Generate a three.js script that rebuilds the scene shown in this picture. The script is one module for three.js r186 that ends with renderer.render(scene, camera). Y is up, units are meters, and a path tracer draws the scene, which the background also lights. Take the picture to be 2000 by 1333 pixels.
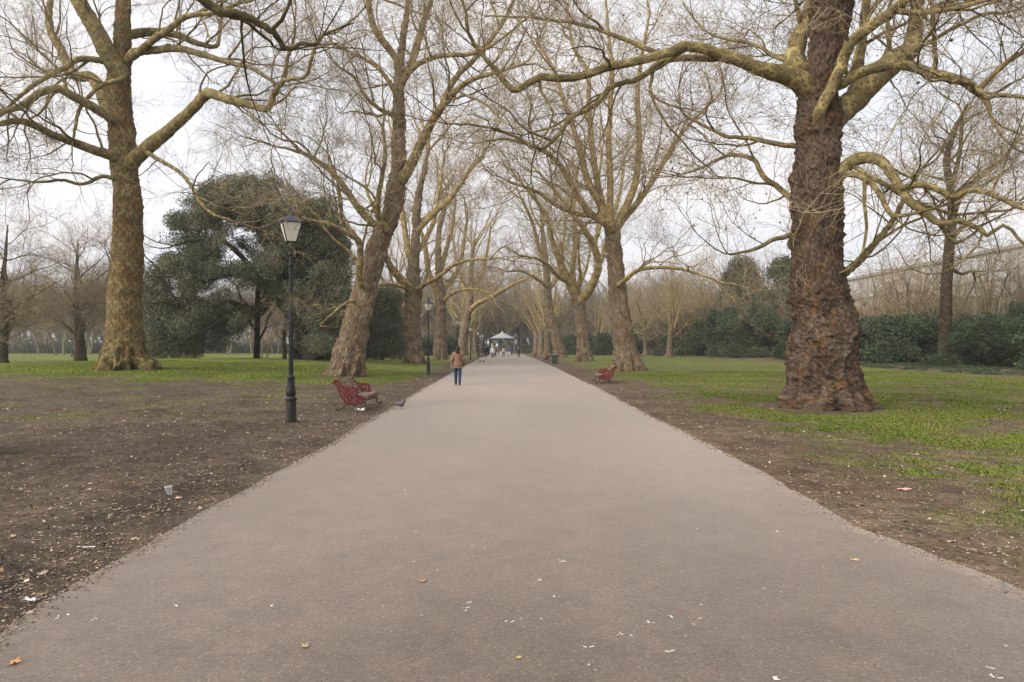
import * as THREE from 'three';
import { mergeGeometries } from 'three/addons/utils/BufferGeometryUtils.js';
import { MarchingCubes } from 'three/addons/objects/MarchingCubes.js';
import { RoundedBoxGeometry } from 'three/addons/geometries/RoundedBoxGeometry.js';
import { createNoise2D, createNoise3D } from 'simplex-noise';

// ---------------------------------------------------------------- camera, sky, sun, exposure
const scene = new THREE.Scene();
const EYE = 1.6, FOCAL = 1333, VX = 985, VY = 680;             // eye height, focal length in pixels of a 2000 x 1333 frame, vanishing point of the avenue
const camera = new THREE.PerspectiveCamera(2 * Math.atan(666.5 / FOCAL) * 180 / Math.PI, 2000 / 1333, 0.1, 1500);
camera.position.set(0, EYE, 0);
camera.lookAt(0, EYE, -10);
camera.setViewOffset(2000, 1333, 15, -13.5, 2000, 1333);       // slightly shifted lens: verticals stay upright
camera.updateProjectionMatrix();

const renderer = new THREE.WebGLRenderer({ antialias: true });
renderer.toneMapping = THREE.LinearToneMapping;
renderer.toneMappingExposure = 3.0;
renderer.shadowMap.enabled = true;

function mulberry(seed) { return () => { seed = (seed + 0x6d2b79f5) | 0; let t = Math.imul(seed ^ (seed >>> 15), 1 | seed); t = (t + Math.imul(t ^ (t >>> 7), 61 | t)) ^ t; return ((t ^ (t >>> 14)) >>> 0) / 4294967296; }; }
const n2 = createNoise2D(mulberry(11)), n3 = createNoise3D(mulberry(12)), m2 = createNoise2D(mulberry(13)), m3 = createNoise3D(mulberry(14));
const lerp = (a, b, t) => a + (b - a) * t, clamp = (x, a = 0, b = 1) => Math.min(b, Math.max(a, x));
const smooth = (a, b, x) => { const t = clamp((x - a) / (b - a)); return t * t * (3 - 2 * t); };
const V = (x, y, z) => new THREE.Vector3(x, y, z);
function fbm2(x, y, o = 4) { let s = 0, a = 0.5; for (let i = 0; i < o; i++) { s += a * n2(x, y); x = x * 2.03 + 7.1; y = y * 2.03 + 3.7; a *= 0.5; } return s; }
function fbm3(x, y, z, o = 4) { let s = 0, a = 0.5; for (let i = 0; i < o; i++) { s += a * n3(x, y, z); x = x * 2.03 + 5.1; y = y * 2.03 + 1.7; z = z * 2.03 + 9.2; a *= 0.5; } return s; }

const sunDir = V(-0.60, 0.56, 0.50).normalize();
{
  const W = 1024, H = 512, data = new Float32Array(W * H * 4);
  for (let r = 0; r < H; r++) {
    const up = ((r + 0.5) / H - 0.5) * Math.PI, y = Math.sin(up), c = Math.cos(up);
    for (let q = 0; q < W; q++) {
      const az = ((q + 0.5) / W - 0.5) * 2 * Math.PI, x = Math.cos(az) * c, z = Math.sin(az) * c;
      const k = 1 / (Math.max(y, 0) + 0.22), cl = fbm3(x * k * 1.1 + 3, 0.4, z * k * 1.1, 5), streak = fbm3(x * k * 3 + 1, 2.4, z * k * 1.4, 4);
      const glow = Math.pow(clamp(0.5 + 0.5 * (x * sunDir.x + y * sunDir.y + z * sunDir.z)), 2.0);
      const thin = clamp(0.5 + cl * 1.0 + streak * 0.35);                     // thinner veil lets a little blue through
      const L = 0.315 + 0.10 * glow + 0.030 * cl + 0.022 * (1 - thin);
      const i = (r * W + q) * 4, warm = 0.02 + 0.07 * glow;
      data[i] = L * (lerp(0.93, 1.0, thin) + warm * 0.5); data[i + 1] = L * lerp(0.965, 0.985, thin); data[i + 2] = L * (lerp(1.05, 1.0, thin) - warm * 0.25); data[i + 3] = 1;
    }
  }
  const sky = new THREE.DataTexture(data, W, H, THREE.RGBAFormat, THREE.FloatType);
  sky.mapping = THREE.EquirectangularReflectionMapping; sky.magFilter = THREE.LinearFilter; sky.needsUpdate = true;
  scene.background = sky; scene.environment = sky;
}
const sun = new THREE.DirectionalLight(new THREE.Color().setRGB(1, 0.93, 0.82), 1.5);
sun.position.copy(sunDir).multiplyScalar(120); sun.target.position.set(0, 0, -40); sun.position.add(sun.target.position);
sun.castShadow = true; sun.shadow.radius = 110; sun.shadow.mapSize.set(4096, 4096);
Object.assign(sun.shadow.camera, { left: -90, right: 90, top: 90, bottom: -90, near: 1, far: 300 });
scene.add(sun, sun.target); sun.name = 'sun';

// ---------------------------------------------------------------- helpers
const taken = new Map();
function numbered(name) { const k = taken.get(name) ?? 0; taken.set(name, k + 1); return k ? name + '_' + String(k).padStart(3, '0') : name; }
function at(px, py, d) { return V((px - VX) / FOCAL * d, EYE + (VY - py) / FOCAL * d, -d); }       // a point seen at (px, py) at depth d
function tag(o, label, category, group, kind) { if (label) o.userData.label = label; if (category) o.userData.category = category; if (group) o.userData.group = group; if (kind) o.userData.kind = kind; return o; }
function thing(name, label, category, pos = [0, 0, 0], turn = 0, group) {
  const o = new THREE.Group(); o.name = numbered(name); o.position.set(...pos); o.rotation.y = turn; scene.add(o); return tag(o, label, category, group);
}
function mesh(name, geo, mat, parent, kind) { const m = new THREE.Mesh(geo, mat); m.name = name; m.castShadow = m.receiveShadow = true; if (kind) m.userData.kind = kind; parent.add(m); return m; }
function single(name, geo, mat, label, category, pos = [0, 0, 0], group, kind) { const m = mesh(numbered(name), geo, mat, scene); m.position.set(...pos); return tag(m, label, category, group, kind); }
function lin(r, g, b) { return new THREE.Color().setRGB(r, g, b); }
function std(color, roughness = 0.85, extra = {}) { return new THREE.MeshPhysicalMaterial({ color, roughness, specularIntensity: 0.35, ...extra }); }

// periodic noise for tiling textures
function tileNoise(seed) {
  const rnd = mulberry(seed), P = new Float32Array(65536); for (let i = 0; i < 65536; i++) P[i] = rnd();
  return (x, y, per) => { const x0 = Math.floor(x), y0 = Math.floor(y), fx = x - x0, fy = y - y0, u = fx * fx * (3 - 2 * fx), v = fy * fy * (3 - 2 * fy), w = (a, b) => P[((((a % per) + per) % per) * 251 + (((b % per) + per) % per) * 4099 + per * 17) & 65535];
    return lerp(lerp(w(x0, y0), w(x0 + 1, y0), u), lerp(w(x0, y0 + 1), w(x0 + 1, y0 + 1), u), v); };
}
const tn = tileNoise(5);
function tfbm(u, v, per, o) { let s = 0, a = 0.5, t = 0; for (let i = 0; i < o; i++) { s += a * tn(u * per, v * per, per); t += a; a *= 0.55; per *= 2; } return s / t; }
function texture(N, fn, srgb = true, M = N) {
  const data = new Uint8Array(N * M * 4);
  for (let y = 0; y < M; y++) for (let x = 0; x < N; x++) { const c = fn((x + 0.5) / N, (y + 0.5) / M, x, y), i = (y * N + x) * 4; for (let k = 0; k < 3; k++) data[i + k] = clamp(c[k]) * 255; data[i + 3] = 255; }
  const t = new THREE.DataTexture(data, N, M); t.wrapS = t.wrapT = THREE.RepeatWrapping; t.magFilter = THREE.LinearFilter; t.minFilter = THREE.LinearMipmapLinearFilter; t.generateMipmaps = true;
  if (srgb) t.colorSpace = THREE.SRGBColorSpace; t.needsUpdate = true; return t;
}
// paints small strokes or dots onto a float field that wraps
function stamps(N, count, seed, draw) { const f = new Float32Array(N * N), rnd = mulberry(seed); for (let i = 0; i < count; i++) draw(rnd, (x, y, v) => { f[(((y | 0) % N + N) % N) * N + (((x | 0) % N + N) % N)] = v; }); return f; }

// mesh collector: tubes and loose triangles with colours, merged into one geometry
class MB {
  constructor() { this.p = []; this.n = []; this.c = []; this.u = []; this.i = []; }
  get empty() { return !this.i.length; }
  vert(p, n, c, u, v) { this.p.push(p.x, p.y, p.z); this.n.push(n.x, n.y, n.z); this.c.push(c[0], c[1], c[2]); this.u.push(u, v); return this.p.length / 3 - 1; }
  geometry(origin) {
    const g = new THREE.BufferGeometry(), p = new Float32Array(this.p);
    if (origin) for (let i = 0; i < p.length; i += 3) { p[i] -= origin.x; p[i + 1] -= origin.y; p[i + 2] -= origin.z; }
    g.setAttribute('position', new THREE.BufferAttribute(p, 3)); g.setAttribute('normal', new THREE.BufferAttribute(new Float32Array(this.n), 3));
    g.setAttribute('color', new THREE.BufferAttribute(new Float32Array(this.c), 3)); g.setAttribute('uv', new THREE.BufferAttribute(new Float32Array(this.u), 2));
    g.setIndex(new THREE.BufferAttribute(new Uint32Array(this.i), 1)); return g;
  }
  // pts: Vector3[], rad: number[], colour: (p, r) => [r, g, b]; shape: optional (theta, k, p) => radius factor
  tube(pts, rad, sides, colour, shape, cap = true) {
    const N = pts.length, t = V(0, 0, 0), nrm = V(0, 0, 0), bin = V(0, 0, 0), p = V(0, 0, 0), n = V(0, 0, 0), first = this.p.length / 3; let dist = 0;
    for (let k = 0; k < N; k++) {
      t.subVectors(pts[Math.min(k + 1, N - 1)], pts[Math.max(k - 1, 0)]).normalize();
      if (k === 0) { nrm.set(Math.abs(t.x) < 0.9 ? 1 : 0, Math.abs(t.x) < 0.9 ? 0 : 1, 0); nrm.addScaledVector(t, -nrm.dot(t)).normalize(); } else { nrm.addScaledVector(t, -nrm.dot(t)).normalize(); dist += pts[k].distanceTo(pts[k - 1]); }
      bin.crossVectors(t, nrm);
      const ref = rad[0];
      for (let s = 0; s <= sides; s++) {
        const th = s / sides * Math.PI * 2, co = Math.cos(th), si = Math.sin(th);
        n.set(0, 0, 0).addScaledVector(nrm, co).addScaledVector(bin, si);
        p.copy(pts[k]).addScaledVector(n, rad[k]);
        const f = shape ? shape(co, si, k, p, dist) : 1;
        if (shape) p.copy(pts[k]).addScaledVector(n, rad[k] * f);
        this.vert(p, n, colour(p, rad[k]), s / sides * Math.max(1, Math.round(ref * 6.28)), dist);
      }
    }
    const row = sides + 1;
    for (let k = 0; k < N - 1; k++) for (let s = 0; s < sides; s++) { const a = first + k * row + s, b = a + 1, c = a + row, d = c + 1; this.i.push(a, b, c, b, d, c); }
    if (cap) { const tip = this.vert(pts[N - 1], t, colour(pts[N - 1], rad[N - 1]), 0, dist), e = first + (N - 1) * row; for (let s = 0; s < sides; s++) this.i.push(e + s, e + s + 1, tip); }
    return this;
  }
}
function instanced(name, geo, mat, list, parent, colours) {
  const m = new THREE.InstancedMesh(geo, mat, list.length); m.name = name; list.forEach((x, i) => m.setMatrixAt(i, x));
  if (colours) colours.forEach((c, i) => m.setColorAt(i, c));
  m.castShadow = m.receiveShadow = true; m.userData.kind = 'stuff'; parent.add(m); return m;
}

// ---------------------------------------------------------------- ground
const PATH_L = [[1.5, -2.8], [3.8, -2.83], [4.5, -2.9], [6, -2.95], [8, -2.93], [10, -2.92], [14, -3.0], [30, -3.25], [60, -3.5], [110, -3.7], [230, -3.8]];
const PATH_R = [[1.5, 3.45], [4.5, 3.42], [5.3, 3.32], [6.2, 3.16], [7.3, 3.26], [9.4, 3.36], [14.6, 3.45], [30, 3.8], [60, 4.2], [110, 4.6], [230, 4.8]];
function along(table, d) { if (d <= table[0][0]) return table[0][1]; for (let i = 1; i < table.length; i++) if (d <= table[i][0]) { const [a, x] = table[i - 1], [b, y] = table[i]; return lerp(x, y, smooth(0, 1, (d - a) / (b - a))); } return table[table.length - 1][1]; }
function edgeNoise(d, s) { return 0.03 * n2(d * 0.5, s) + 0.014 * n2(d * 2.3, s + 5) + 0.012 * n2(d * 7, s + 9) + 0.010 * n2(d * 23, s + 14); }
const pathLeft = (d) => along(PATH_L, d) + edgeNoise(d, 1), pathRight = (d) => along(PATH_R, d) + edgeNoise(d, 31);
function groundH(x, d) {
  const away = Math.max(pathLeftSmooth(d) - x, x - pathRightSmooth(d), 0), off = smooth(0.15, 3, away);
  let h = -0.008 + off * (0.022 * fbm2(x * 0.35, d * 0.35, 3) + 0.012 * n2(x * 1.7, d * 1.7) + 0.02);
  h += smooth(0.0, 0.5, away) * 0.006 * n2(x * 5, d * 5);
  const mx = (x + 24) / 14, mz = (d - 52) / 24;
  h += 0.78 * Math.exp(-mx * mx - mz * mz) * smooth(1, 8, away);                     // low mound under the evergreen
  h += 0.35 * smooth(20, 34, x) * smooth(30, 60, d) * (1 - smooth(150, 260, d));
  return h;
}
function pathLeftSmooth(d) { return along(PATH_L, d); }
function pathRightSmooth(d) { return along(PATH_R, d); }
const WORN = [[-4.57, 14.6, 1.3], [-3.9, 18.6, 2.0], [8.5, 18.1, 2.3], [-8.6, 36.5, 2.2], [4.7, 31, 1.8]];    // trampled spots: bench, lamp and trunk feet
function grassAt(x, d) {                                                              // 0 bare soil .. 1 full turf
  const w = 0.55 * fbm2(x * 0.22, d * 0.22, 4) + 0.35 * fbm2(x * 0.9 + 9, d * 0.9, 3), fine = 0.5 * fbm2(x * 3.1, d * 3.1 + 4, 3);
  let g;
  if (x > 0) { const strip = lerp(1.3, 2.3, smooth(8, 30, d)); g = smooth(-0.9, 2.4, x - pathRightSmooth(d) - strip + w * 2.2 + fine * 2.0) * clamp(0.42 + w * 1.8 + fine * 1.7 + smooth(12, 40, d) * 0.3 + smooth(30, 80, d) * 0.4); if (d > 22) g *= 1 - 0.9 * smooth(25.5, 29, x + w * 4) * (1 - 0.3 * smooth(90, 130, d)); }
  else { const out = pathLeftSmooth(d) - x; g = smooth(27.5, 33, d + w * 7 + fine * 4) * smooth(0.8, 3.2, out + w * 2); g = Math.max(g, 0.42 * smooth(0.25, 0.62, w + fine * 0.7 + 0.25) * smooth(10.5, 14, d) * smooth(1.5, 3, out)); const mx = (x + 24) / 9, mz = (d - 60) / 4; g *= 1 - 0.85 * Math.exp(-mx * mx - mz * mz) * clamp(0.7 + fine); }
  for (const [wx, wd, r] of WORN) { const q = Math.hypot(x - wx, (d - wd) * 0.8) / r; g *= smooth(0.35, 1.25, q + fine * 0.5 + w * 0.3); }
  return clamp(g);
}
const mix3 = (a, b, t) => [lerp(a[0], b[0], t), lerp(a[1], b[1], t), lerp(a[2], b[2], t)];
function soilColour(x, d) {
  const a = fbm2(x * 0.3 + 40, d * 0.3, 4), b = fbm2(x * 1.6, d * 1.6 + 30, 3);
  let c = x < 0 ? mix3([0.104, 0.077, 0.054], [0.156, 0.121, 0.086], clamp(0.5 + a * 1.1)) : mix3([0.145, 0.100, 0.068], [0.200, 0.146, 0.102], clamp(0.5 + a * 1.1));
  c = mix3(c, [0.062, 0.048, 0.039], clamp(b * 1.5 - 0.05) * 0.7);
  const damp = Math.exp(-(((x + 3.55) / 0.6) ** 2) - (((d - 4.4) / 0.8) ** 2)) + 0.7 * Math.exp(-(((x + 3.6) / 0.5) ** 2) - (((d - 7.6) / 2.6) ** 2));
  return mix3(c, [0.040, 0.031, 0.028], clamp(damp * (0.75 + b)));                    // wet mud patch by the verge
}
function turfColour(x, d) {
  const a = fbm2(x * 0.16 + 70, d * 0.16, 4), b = fbm2(x * 1.2, d * 1.2 + 60, 3);
  let c = mix3([0.118, 0.162, 0.022], [0.185, 0.228, 0.038], clamp(0.5 + a * 1.2));
  c = mix3(c, [0.235, 0.205, 0.085], clamp(0.15 + b * 1.6) * 0.75);
  return c;
}
function groundColour(x, d) { const g = grassAt(x, d); return mix3(soilColour(x, d), turfColour(x, d), g); }

const N1 = 1024;
const flecks = stamps(N1, 5200, 77, (r, set) => { const x = r() * N1, y = r() * N1, a = r() * 6.28, l = 2 + r() * 9, w = 1 + r() * 2.2, v = r() < 0.3 ? -0.5 - r() * 0.5 : 0.35 + r() * 0.65; for (let t = 0; t < l; t += 0.5) for (let q = -w / 2; q <= w / 2; q += 0.5) set(x + Math.cos(a) * t - Math.sin(a) * q, y + Math.sin(a) * t + Math.cos(a) * q, v * (1 - 0.3 * Math.abs(q / w))); });
const soilMap = texture(N1, (u, v, x, y) => { const f = flecks[y * N1 + x], g = 0.74 + 0.34 * (tfbm(u, v, 64, 4) - 0.5) + 0.30 * (tfbm(u, v, 12, 4) - 0.5), k = f > 0 ? f * 0.30 : f * 0.28; return [g + k, g + k * 0.92, g + k * 0.78]; });
const soilBump = texture(N1, (u, v, x, y) => { const f = flecks[y * N1 + x], g = 0.5 + 0.8 * (tfbm(u, v, 40, 5) - 0.5) + 0.2 * Math.max(f, 0); return [g, g, g]; }, false);
{
  const ds = []; for (let d = -8; d < 2; d += 0.5) ds.push(d); for (let d = 2; d < 640; d *= 1.0105) ds.push(d);
  const xs = []; for (let x = 0; x < 13; x += 0.15) xs.push(x); for (let x = 13, s = 0.16; x < 520; x += s, s *= 1.045) xs.push(x);
  const X = [...xs.slice(1).reverse().map((x) => -x), ...xs], nx = X.length, nd = ds.length, g = new THREE.BufferGeometry();
  const p = new Float32Array(nx * nd * 3), c = new Float32Array(nx * nd * 3), uv = new Float32Array(nx * nd * 2), idx = [];
  for (let j = 0; j < nd; j++) for (let i = 0; i < nx; i++) {
    const k = j * nx + i, x = X[i], d = ds[j], col = groundColour(x, d);
    p.set([x, groundH(x, d), -d], k * 3); c.set(col.map((q) => q * 1.32), k * 3); uv.set([x / 2.6, d / 2.6], k * 2);
    if (i && j) idx.push(k, k - 1, k - nx, k - 1, k - nx - 1, k - nx);
  }
  g.setAttribute('position', new THREE.BufferAttribute(p, 3)); g.setAttribute('color', new THREE.BufferAttribute(c, 3)); g.setAttribute('uv', new THREE.BufferAttribute(uv, 2)); g.setIndex(idx); g.computeVertexNormals();
  const m = mesh('ground', g, new THREE.MeshPhysicalMaterial({ vertexColors: true, map: soilMap, bumpMap: soilBump, bumpScale: 0.045, roughness: 0.95, specularIntensity: 0.25 }), scene, 'structure');
}
// ---------------------------------------------------------------- asphalt path
{
  const N = 1024, chips = stamps(N, 15000, 91, (r, set) => { const x = r() * N, y = r() * N, s = 0.7 + r() * r() * 3.0, v = r() < 0.38 ? -(0.3 + r() * 0.7) : 0.25 + r() * 0.75; for (let a = -s; a <= s; a += 0.6) for (let b = -s; b <= s; b += 0.6) if (a * a + b * b <= s * s * (0.6 + 0.4 * r())) set(x + a, y + b, v); });
  const map = texture(N, (u, v, x, y) => { const f = chips[y * N + x], g = 0.74 + 0.24 * (tfbm(u, v, 128, 3) - 0.5) + 0.16 * (tfbm(u, v, 14, 5) - 0.5), k = f > 0 ? f * 0.27 : f * 0.24; return [g + k, g + k, g + k * 0.97]; });
  const bump = texture(N, (u, v, x, y) => { const g = 0.5 + 0.4 * chips[y * N + x] + 0.4 * (tfbm(u, v, 160, 2) - 0.5); return [g, g, g]; }, false);
  const rows = []; for (let d = -6; d < 1.6; d += 0.4) rows.push(d); for (let d = 1.6; d < 215; d *= 1.0062) rows.push(d);
  const C = 30, p = [], c = [], uv = [], idx = [];
  rows.forEach((d, j) => {
    const l = pathLeft(d), r = pathRight(d);
    for (let i = 0; i <= C + 2; i++) {                         // first and last columns are the skirt
      const t = clamp((i - 1) / C), x = lerp(l, r, t), skirt = i === 0 || i === C + 2;
      const a = fbm2(x * 0.25 + 5, d * 0.11, 4), b = fbm2(x * 1.3, d * 0.8 + 50, 4), e = Math.min(x - l, r - x), dirt = clamp(0.95 - e * 2.4 + fbm2(x * 3, d * 2 + 8, 4) * 1.5) * 0.7;
      let col = mix3([0.110, 0.084, 0.061], [0.152, 0.119, 0.090], clamp(0.5 + a * 0.8 + b * 0.6));
      col = mix3(col, [0.105, 0.075, 0.052], clamp(dirt));
      p.push(x, skirt ? -0.05 : 0.0 + 0.012 * (1 - (2 * t - 1) ** 2), -d); c.push(col[0] * 1.55, col[1] * 1.55, col[2] * 1.55); uv.push(x / 2.3, d / 2.3);
      if (i && j) { const k = j * (C + 3) + i, m = C + 3; idx.push(k, k - 1, k - m, k - 1, k - m - 1, k - m); }
    }
  });
  const g = new THREE.BufferGeometry(); g.setAttribute('position', new THREE.Float32BufferAttribute(p, 3)); g.setAttribute('color', new THREE.Float32BufferAttribute(c, 3)); g.setAttribute('uv', new THREE.Float32BufferAttribute(uv, 2)); g.setIndex(idx); g.computeVertexNormals();
  mesh('path', g, new THREE.MeshPhysicalMaterial({ vertexColors: true, map, bumpMap: bump, bumpScale: 0.0035, roughness: 0.5, sheen: 1.0, sheenColor: lin(0.85, 0.74, 0.65), sheenRoughness: 0.7 }), scene, 'structure');
}

// ---------------------------------------------------------------- bark and twig materials
const barkMap = texture(512, (u, v) => { const a = tfbm(u, v, 8, 5), b = tfbm(u + 0.3, v, 32, 4), g = 0.72 + 0.42 * (a - 0.5) + 0.42 * (b - 0.5); return [g, g * 0.985, g * 0.96]; });
const barkBump = texture(512, (u, v) => { const r = Math.abs(tfbm(u, v, 6, 5) - 0.5) * 2, g = clamp(r * 1.1 + 0.5 * (tfbm(u, v, 40, 3) - 0.5) + 0.15); return [g, g, g]; }, false);
const planeMap = texture(512, (u, v) => { const a = tfbm(u, v, 5, 4), b = tfbm(u + 0.37, v + 0.2, 9, 4), g = tfbm(u, v, 48, 3) - 0.5, k = smooth(0.50, 0.56, a), q = smooth(0.57, 0.62, b), e = Math.max(0, 1 - Math.abs(a - 0.53) * 28) * 0.16; let c = mix3([0.70, 0.68, 0.60], [0.90, 0.86, 0.72], k); c = mix3(c, [0.56, 0.49, 0.42], q * 0.8); return c.map((x) => x + g * 0.22 - e); });
const roughBark = new THREE.MeshPhysicalMaterial({ specularIntensity: 0.25, vertexColors: true, map: barkMap, bumpMap: barkBump, bumpScale: 0.022, roughness: 0.92 });
const smoothBark = new THREE.MeshPhysicalMaterial({ specularIntensity: 0.3, vertexColors: true, map: planeMap, bumpMap: barkBump, bumpScale: 0.018, roughness: 0.85 });
const branchBark = new THREE.MeshPhysicalMaterial({ specularIntensity: 0.25, vertexColors: true, roughness: 0.85 });
const TONE = {
  burr: { a: [0.140, 0.098, 0.074], b: [0.225, 0.170, 0.130], c: [0.270, 0.155, 0.070], d: [0.060, 0.041, 0.034] },
  plane: { a: [0.300, 0.215, 0.148], b: [0.400, 0.325, 0.235], c: [0.370, 0.215, 0.115], d: [0.150, 0.105, 0.072], e: [0.440, 0.390, 0.270] },
  pale: { a: [0.255, 0.180, 0.110], b: [0.320, 0.285, 0.180], c: [0.360, 0.195, 0.095], d: [0.135, 0.100, 0.062], e: [0.370, 0.350, 0.235] },
  dark: { a: [0.075, 0.058, 0.046], b: [0.115, 0.095, 0.075], c: [0.10, 0.075, 0.05], d: [0.040, 0.032, 0.027] },
};
function trunkColour(tone, mossy) {
  const t = TONE[tone];
  return (p) => {
    const moss = mossy ? clamp(fbm3(p.x * 2.4, p.y * 1.6 + 20, p.z * 2.4, 4) * 3.2 + 0.75 - (p.y - mossy.y) * 0.8) : 0;
    const a = fbm3(p.x * 1.3, p.y * 0.9, p.z * 1.3, 4), b = fbm3(p.x * 1.7 + 9, p.y * 1.3, p.z * 1.7, 4), e = fbm3(p.x * 7, p.y * 9 + 4, p.z * 7, 3);
    let c = mix3(t.a, t.b, clamp(0.5 + a * 1.4)); if (t.e) c = mix3(c, t.e, smooth(0.10, 0.17, fbm3(p.x * 2.1 + 31, p.y * 1.1, p.z * 2.1, 4)) * 0.8); c = mix3(c, t.c, clamp(b * 2.2 - 0.12) * 0.7); c = mix3(c, t.d, clamp(e * 2.1 - 0.05) * 0.85); return moss > 0 ? mix3(c, [0.085, 0.098, 0.030], clamp(moss) * 0.75) : c;
  };
}
function limbColour(k = 1, warm = 0) {
  return (p, r) => {
    const a = fbm3(p.x * 0.9 + 4, p.y * 0.9, p.z * 0.9, 3), b = r > 0.03 ? n3(p.x * 5, p.y * 5, p.z * 5) : 0;
    let c = mix3([0.340, 0.300, 0.180], [0.460, 0.412, 0.270], clamp(0.5 + a * 1.3)); c = mix3(c, [0.220, 0.170, 0.115], clamp(b * 1.2 - 0.1) * 0.7);
    if (r < 0.022) c = mix3(c, [0.200, 0.150, 0.098], 0.7);
    return [c[0] * k * (1 + warm), c[1] * k, c[2] * k];
  };
}
function smoothNormals(g) {
  g.computeVertexNormals(); const p = g.attributes.position, n = g.attributes.normal, map = new Map();
  for (let i = 0; i < p.count; i++) { const k = Math.round(p.getX(i) * 2e3) + '_' + Math.round(p.getY(i) * 2e3) + '_' + Math.round(p.getZ(i) * 2e3), e = map.get(k); if (e) e.push(i); else map.set(k, [i]); }
  for (const l of map.values()) if (l.length > 1) { let x = 0, y = 0, z = 0; for (const i of l) { x += n.getX(i); y += n.getY(i); z += n.getZ(i); } const q = Math.hypot(x, y, z) || 1; for (const i of l) n.setXYZ(i, x / q, y / q, z / q); }
  return g;
}
function randDir(r) { const z = 2 * r() - 1, a = r() * 6.2832, s = Math.sqrt(1 - z * z); return V(s * Math.cos(a), z, s * Math.sin(a)); }

// twig sprays: small zig-zag branching sets, some with hanging seed balls
function makeSpray(seed, thick, balls, level2 = 1) {
  const r = mulberry(seed), mb = new MB(), col = () => [1, 1, 1];
  const stem = (p0, d0, L, r0, depth) => {
    const n = depth === 0 ? 7 : depth === 1 ? 5 : 3, pts = [p0.clone()], d = d0.clone(), side = randDir(r), rad = [r0];
    for (let k = 0; k < n; k++) { d.addScaledVector(side, (k % 2 ? 0.35 : -0.35) * (0.5 + r())).addScaledVector(randDir(r), 0.22); d.y += 0.05; d.normalize(); pts.push(pts[k].clone().addScaledVector(d, L / n)); rad.push(lerp(r0, r0 * 0.45, (k + 1) / n)); }
    mb.tube(pts, rad, 3, col, null, false);
    if (depth < 1 + level2) for (let k = 1; k < pts.length; k++) { const m = depth === 0 ? (r() < 0.85 ? 1 : 0) : (r() < 0.5 ? 1 : 0); for (let q = 0; q < m; q++) { const t = V(0, 0, 0).subVectors(pts[k], pts[k - 1]).normalize(), o = randDir(r); o.addScaledVector(t, -o.dot(t)).normalize(); stem(pts[k], t.multiplyScalar(0.62).add(o.multiplyScalar(0.8)).normalize(), L * (0.34 + r() * 0.3), r0 * 0.68, depth + 1); } }
    if (balls && depth === 1 && r() < balls) { const q = pts[n], e = q.clone(); e.y -= 0.09; mb.tube([q, e], [0.002, 0.002], 3, col, null, false); mb.tube([V(e.x, e.y, e.z), V(e.x, e.y - 0.012, e.z), V(e.x, e.y - 0.026, e.z), V(e.x, e.y - 0.036, e.z)], [0.004, 0.016, 0.016, 0.004], 5, col); }
  };
  stem(V(0, 0, 0), V(0, 1, 0), 1, thick, 0);
  return mb.geometry();
}
const SPRAYS = [1, 2, 3].map((k) => makeSpray(100 + k, 0.0065, k === 2 ? 0.3 : 0.1, 1)), FAR_SPRAYS = [1, 2].map((k) => makeSpray(200 + k, 0.0078, 0, 0));
const twigMat = [[0.300, 0.232, 0.140], [0.350, 0.282, 0.168], [0.235, 0.176, 0.114]].map((c) => std(lin(...c), 0.9));
const UP = V(0, 1, 0);
const Q = new THREE.Quaternion(), QS = new THREE.Quaternion();
function placeAlong(p, dir, scale, roll) { Q.setFromUnitVectors(UP, dir); QS.setFromAxisAngle(UP, roll); return new THREE.Matrix4().compose(p, Q.clone().multiply(QS), V(scale, scale, scale)); }

function resample(pts, rad, step, jitter, r) {
  const curve = new THREE.CatmullRomCurve3(pts, false, 'centripetal'), L = curve.getLength(), n = Math.max(3, Math.ceil(L / step)), P = [], R = [];
  for (let i = 0; i <= n; i++) {
    const t = i / n, p = curve.getPoint(t), f = t * (pts.length - 1), k = Math.min(Math.floor(f), pts.length - 2);
    if (i && i < n) p.addScaledVector(randDir(r), jitter * step); P.push(p); R.push(lerp(rad[k], rad[k + 1], f - k));
  }
  return { P, R, L };
}
const sidesFor = (r, far) => far ? (r > 0.12 ? 7 : r > 0.04 ? 4 : 3) : r > 0.25 ? 16 : r > 0.09 ? 11 : r > 0.035 ? 7 : r > 0.016 ? 5 : 4;

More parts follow.
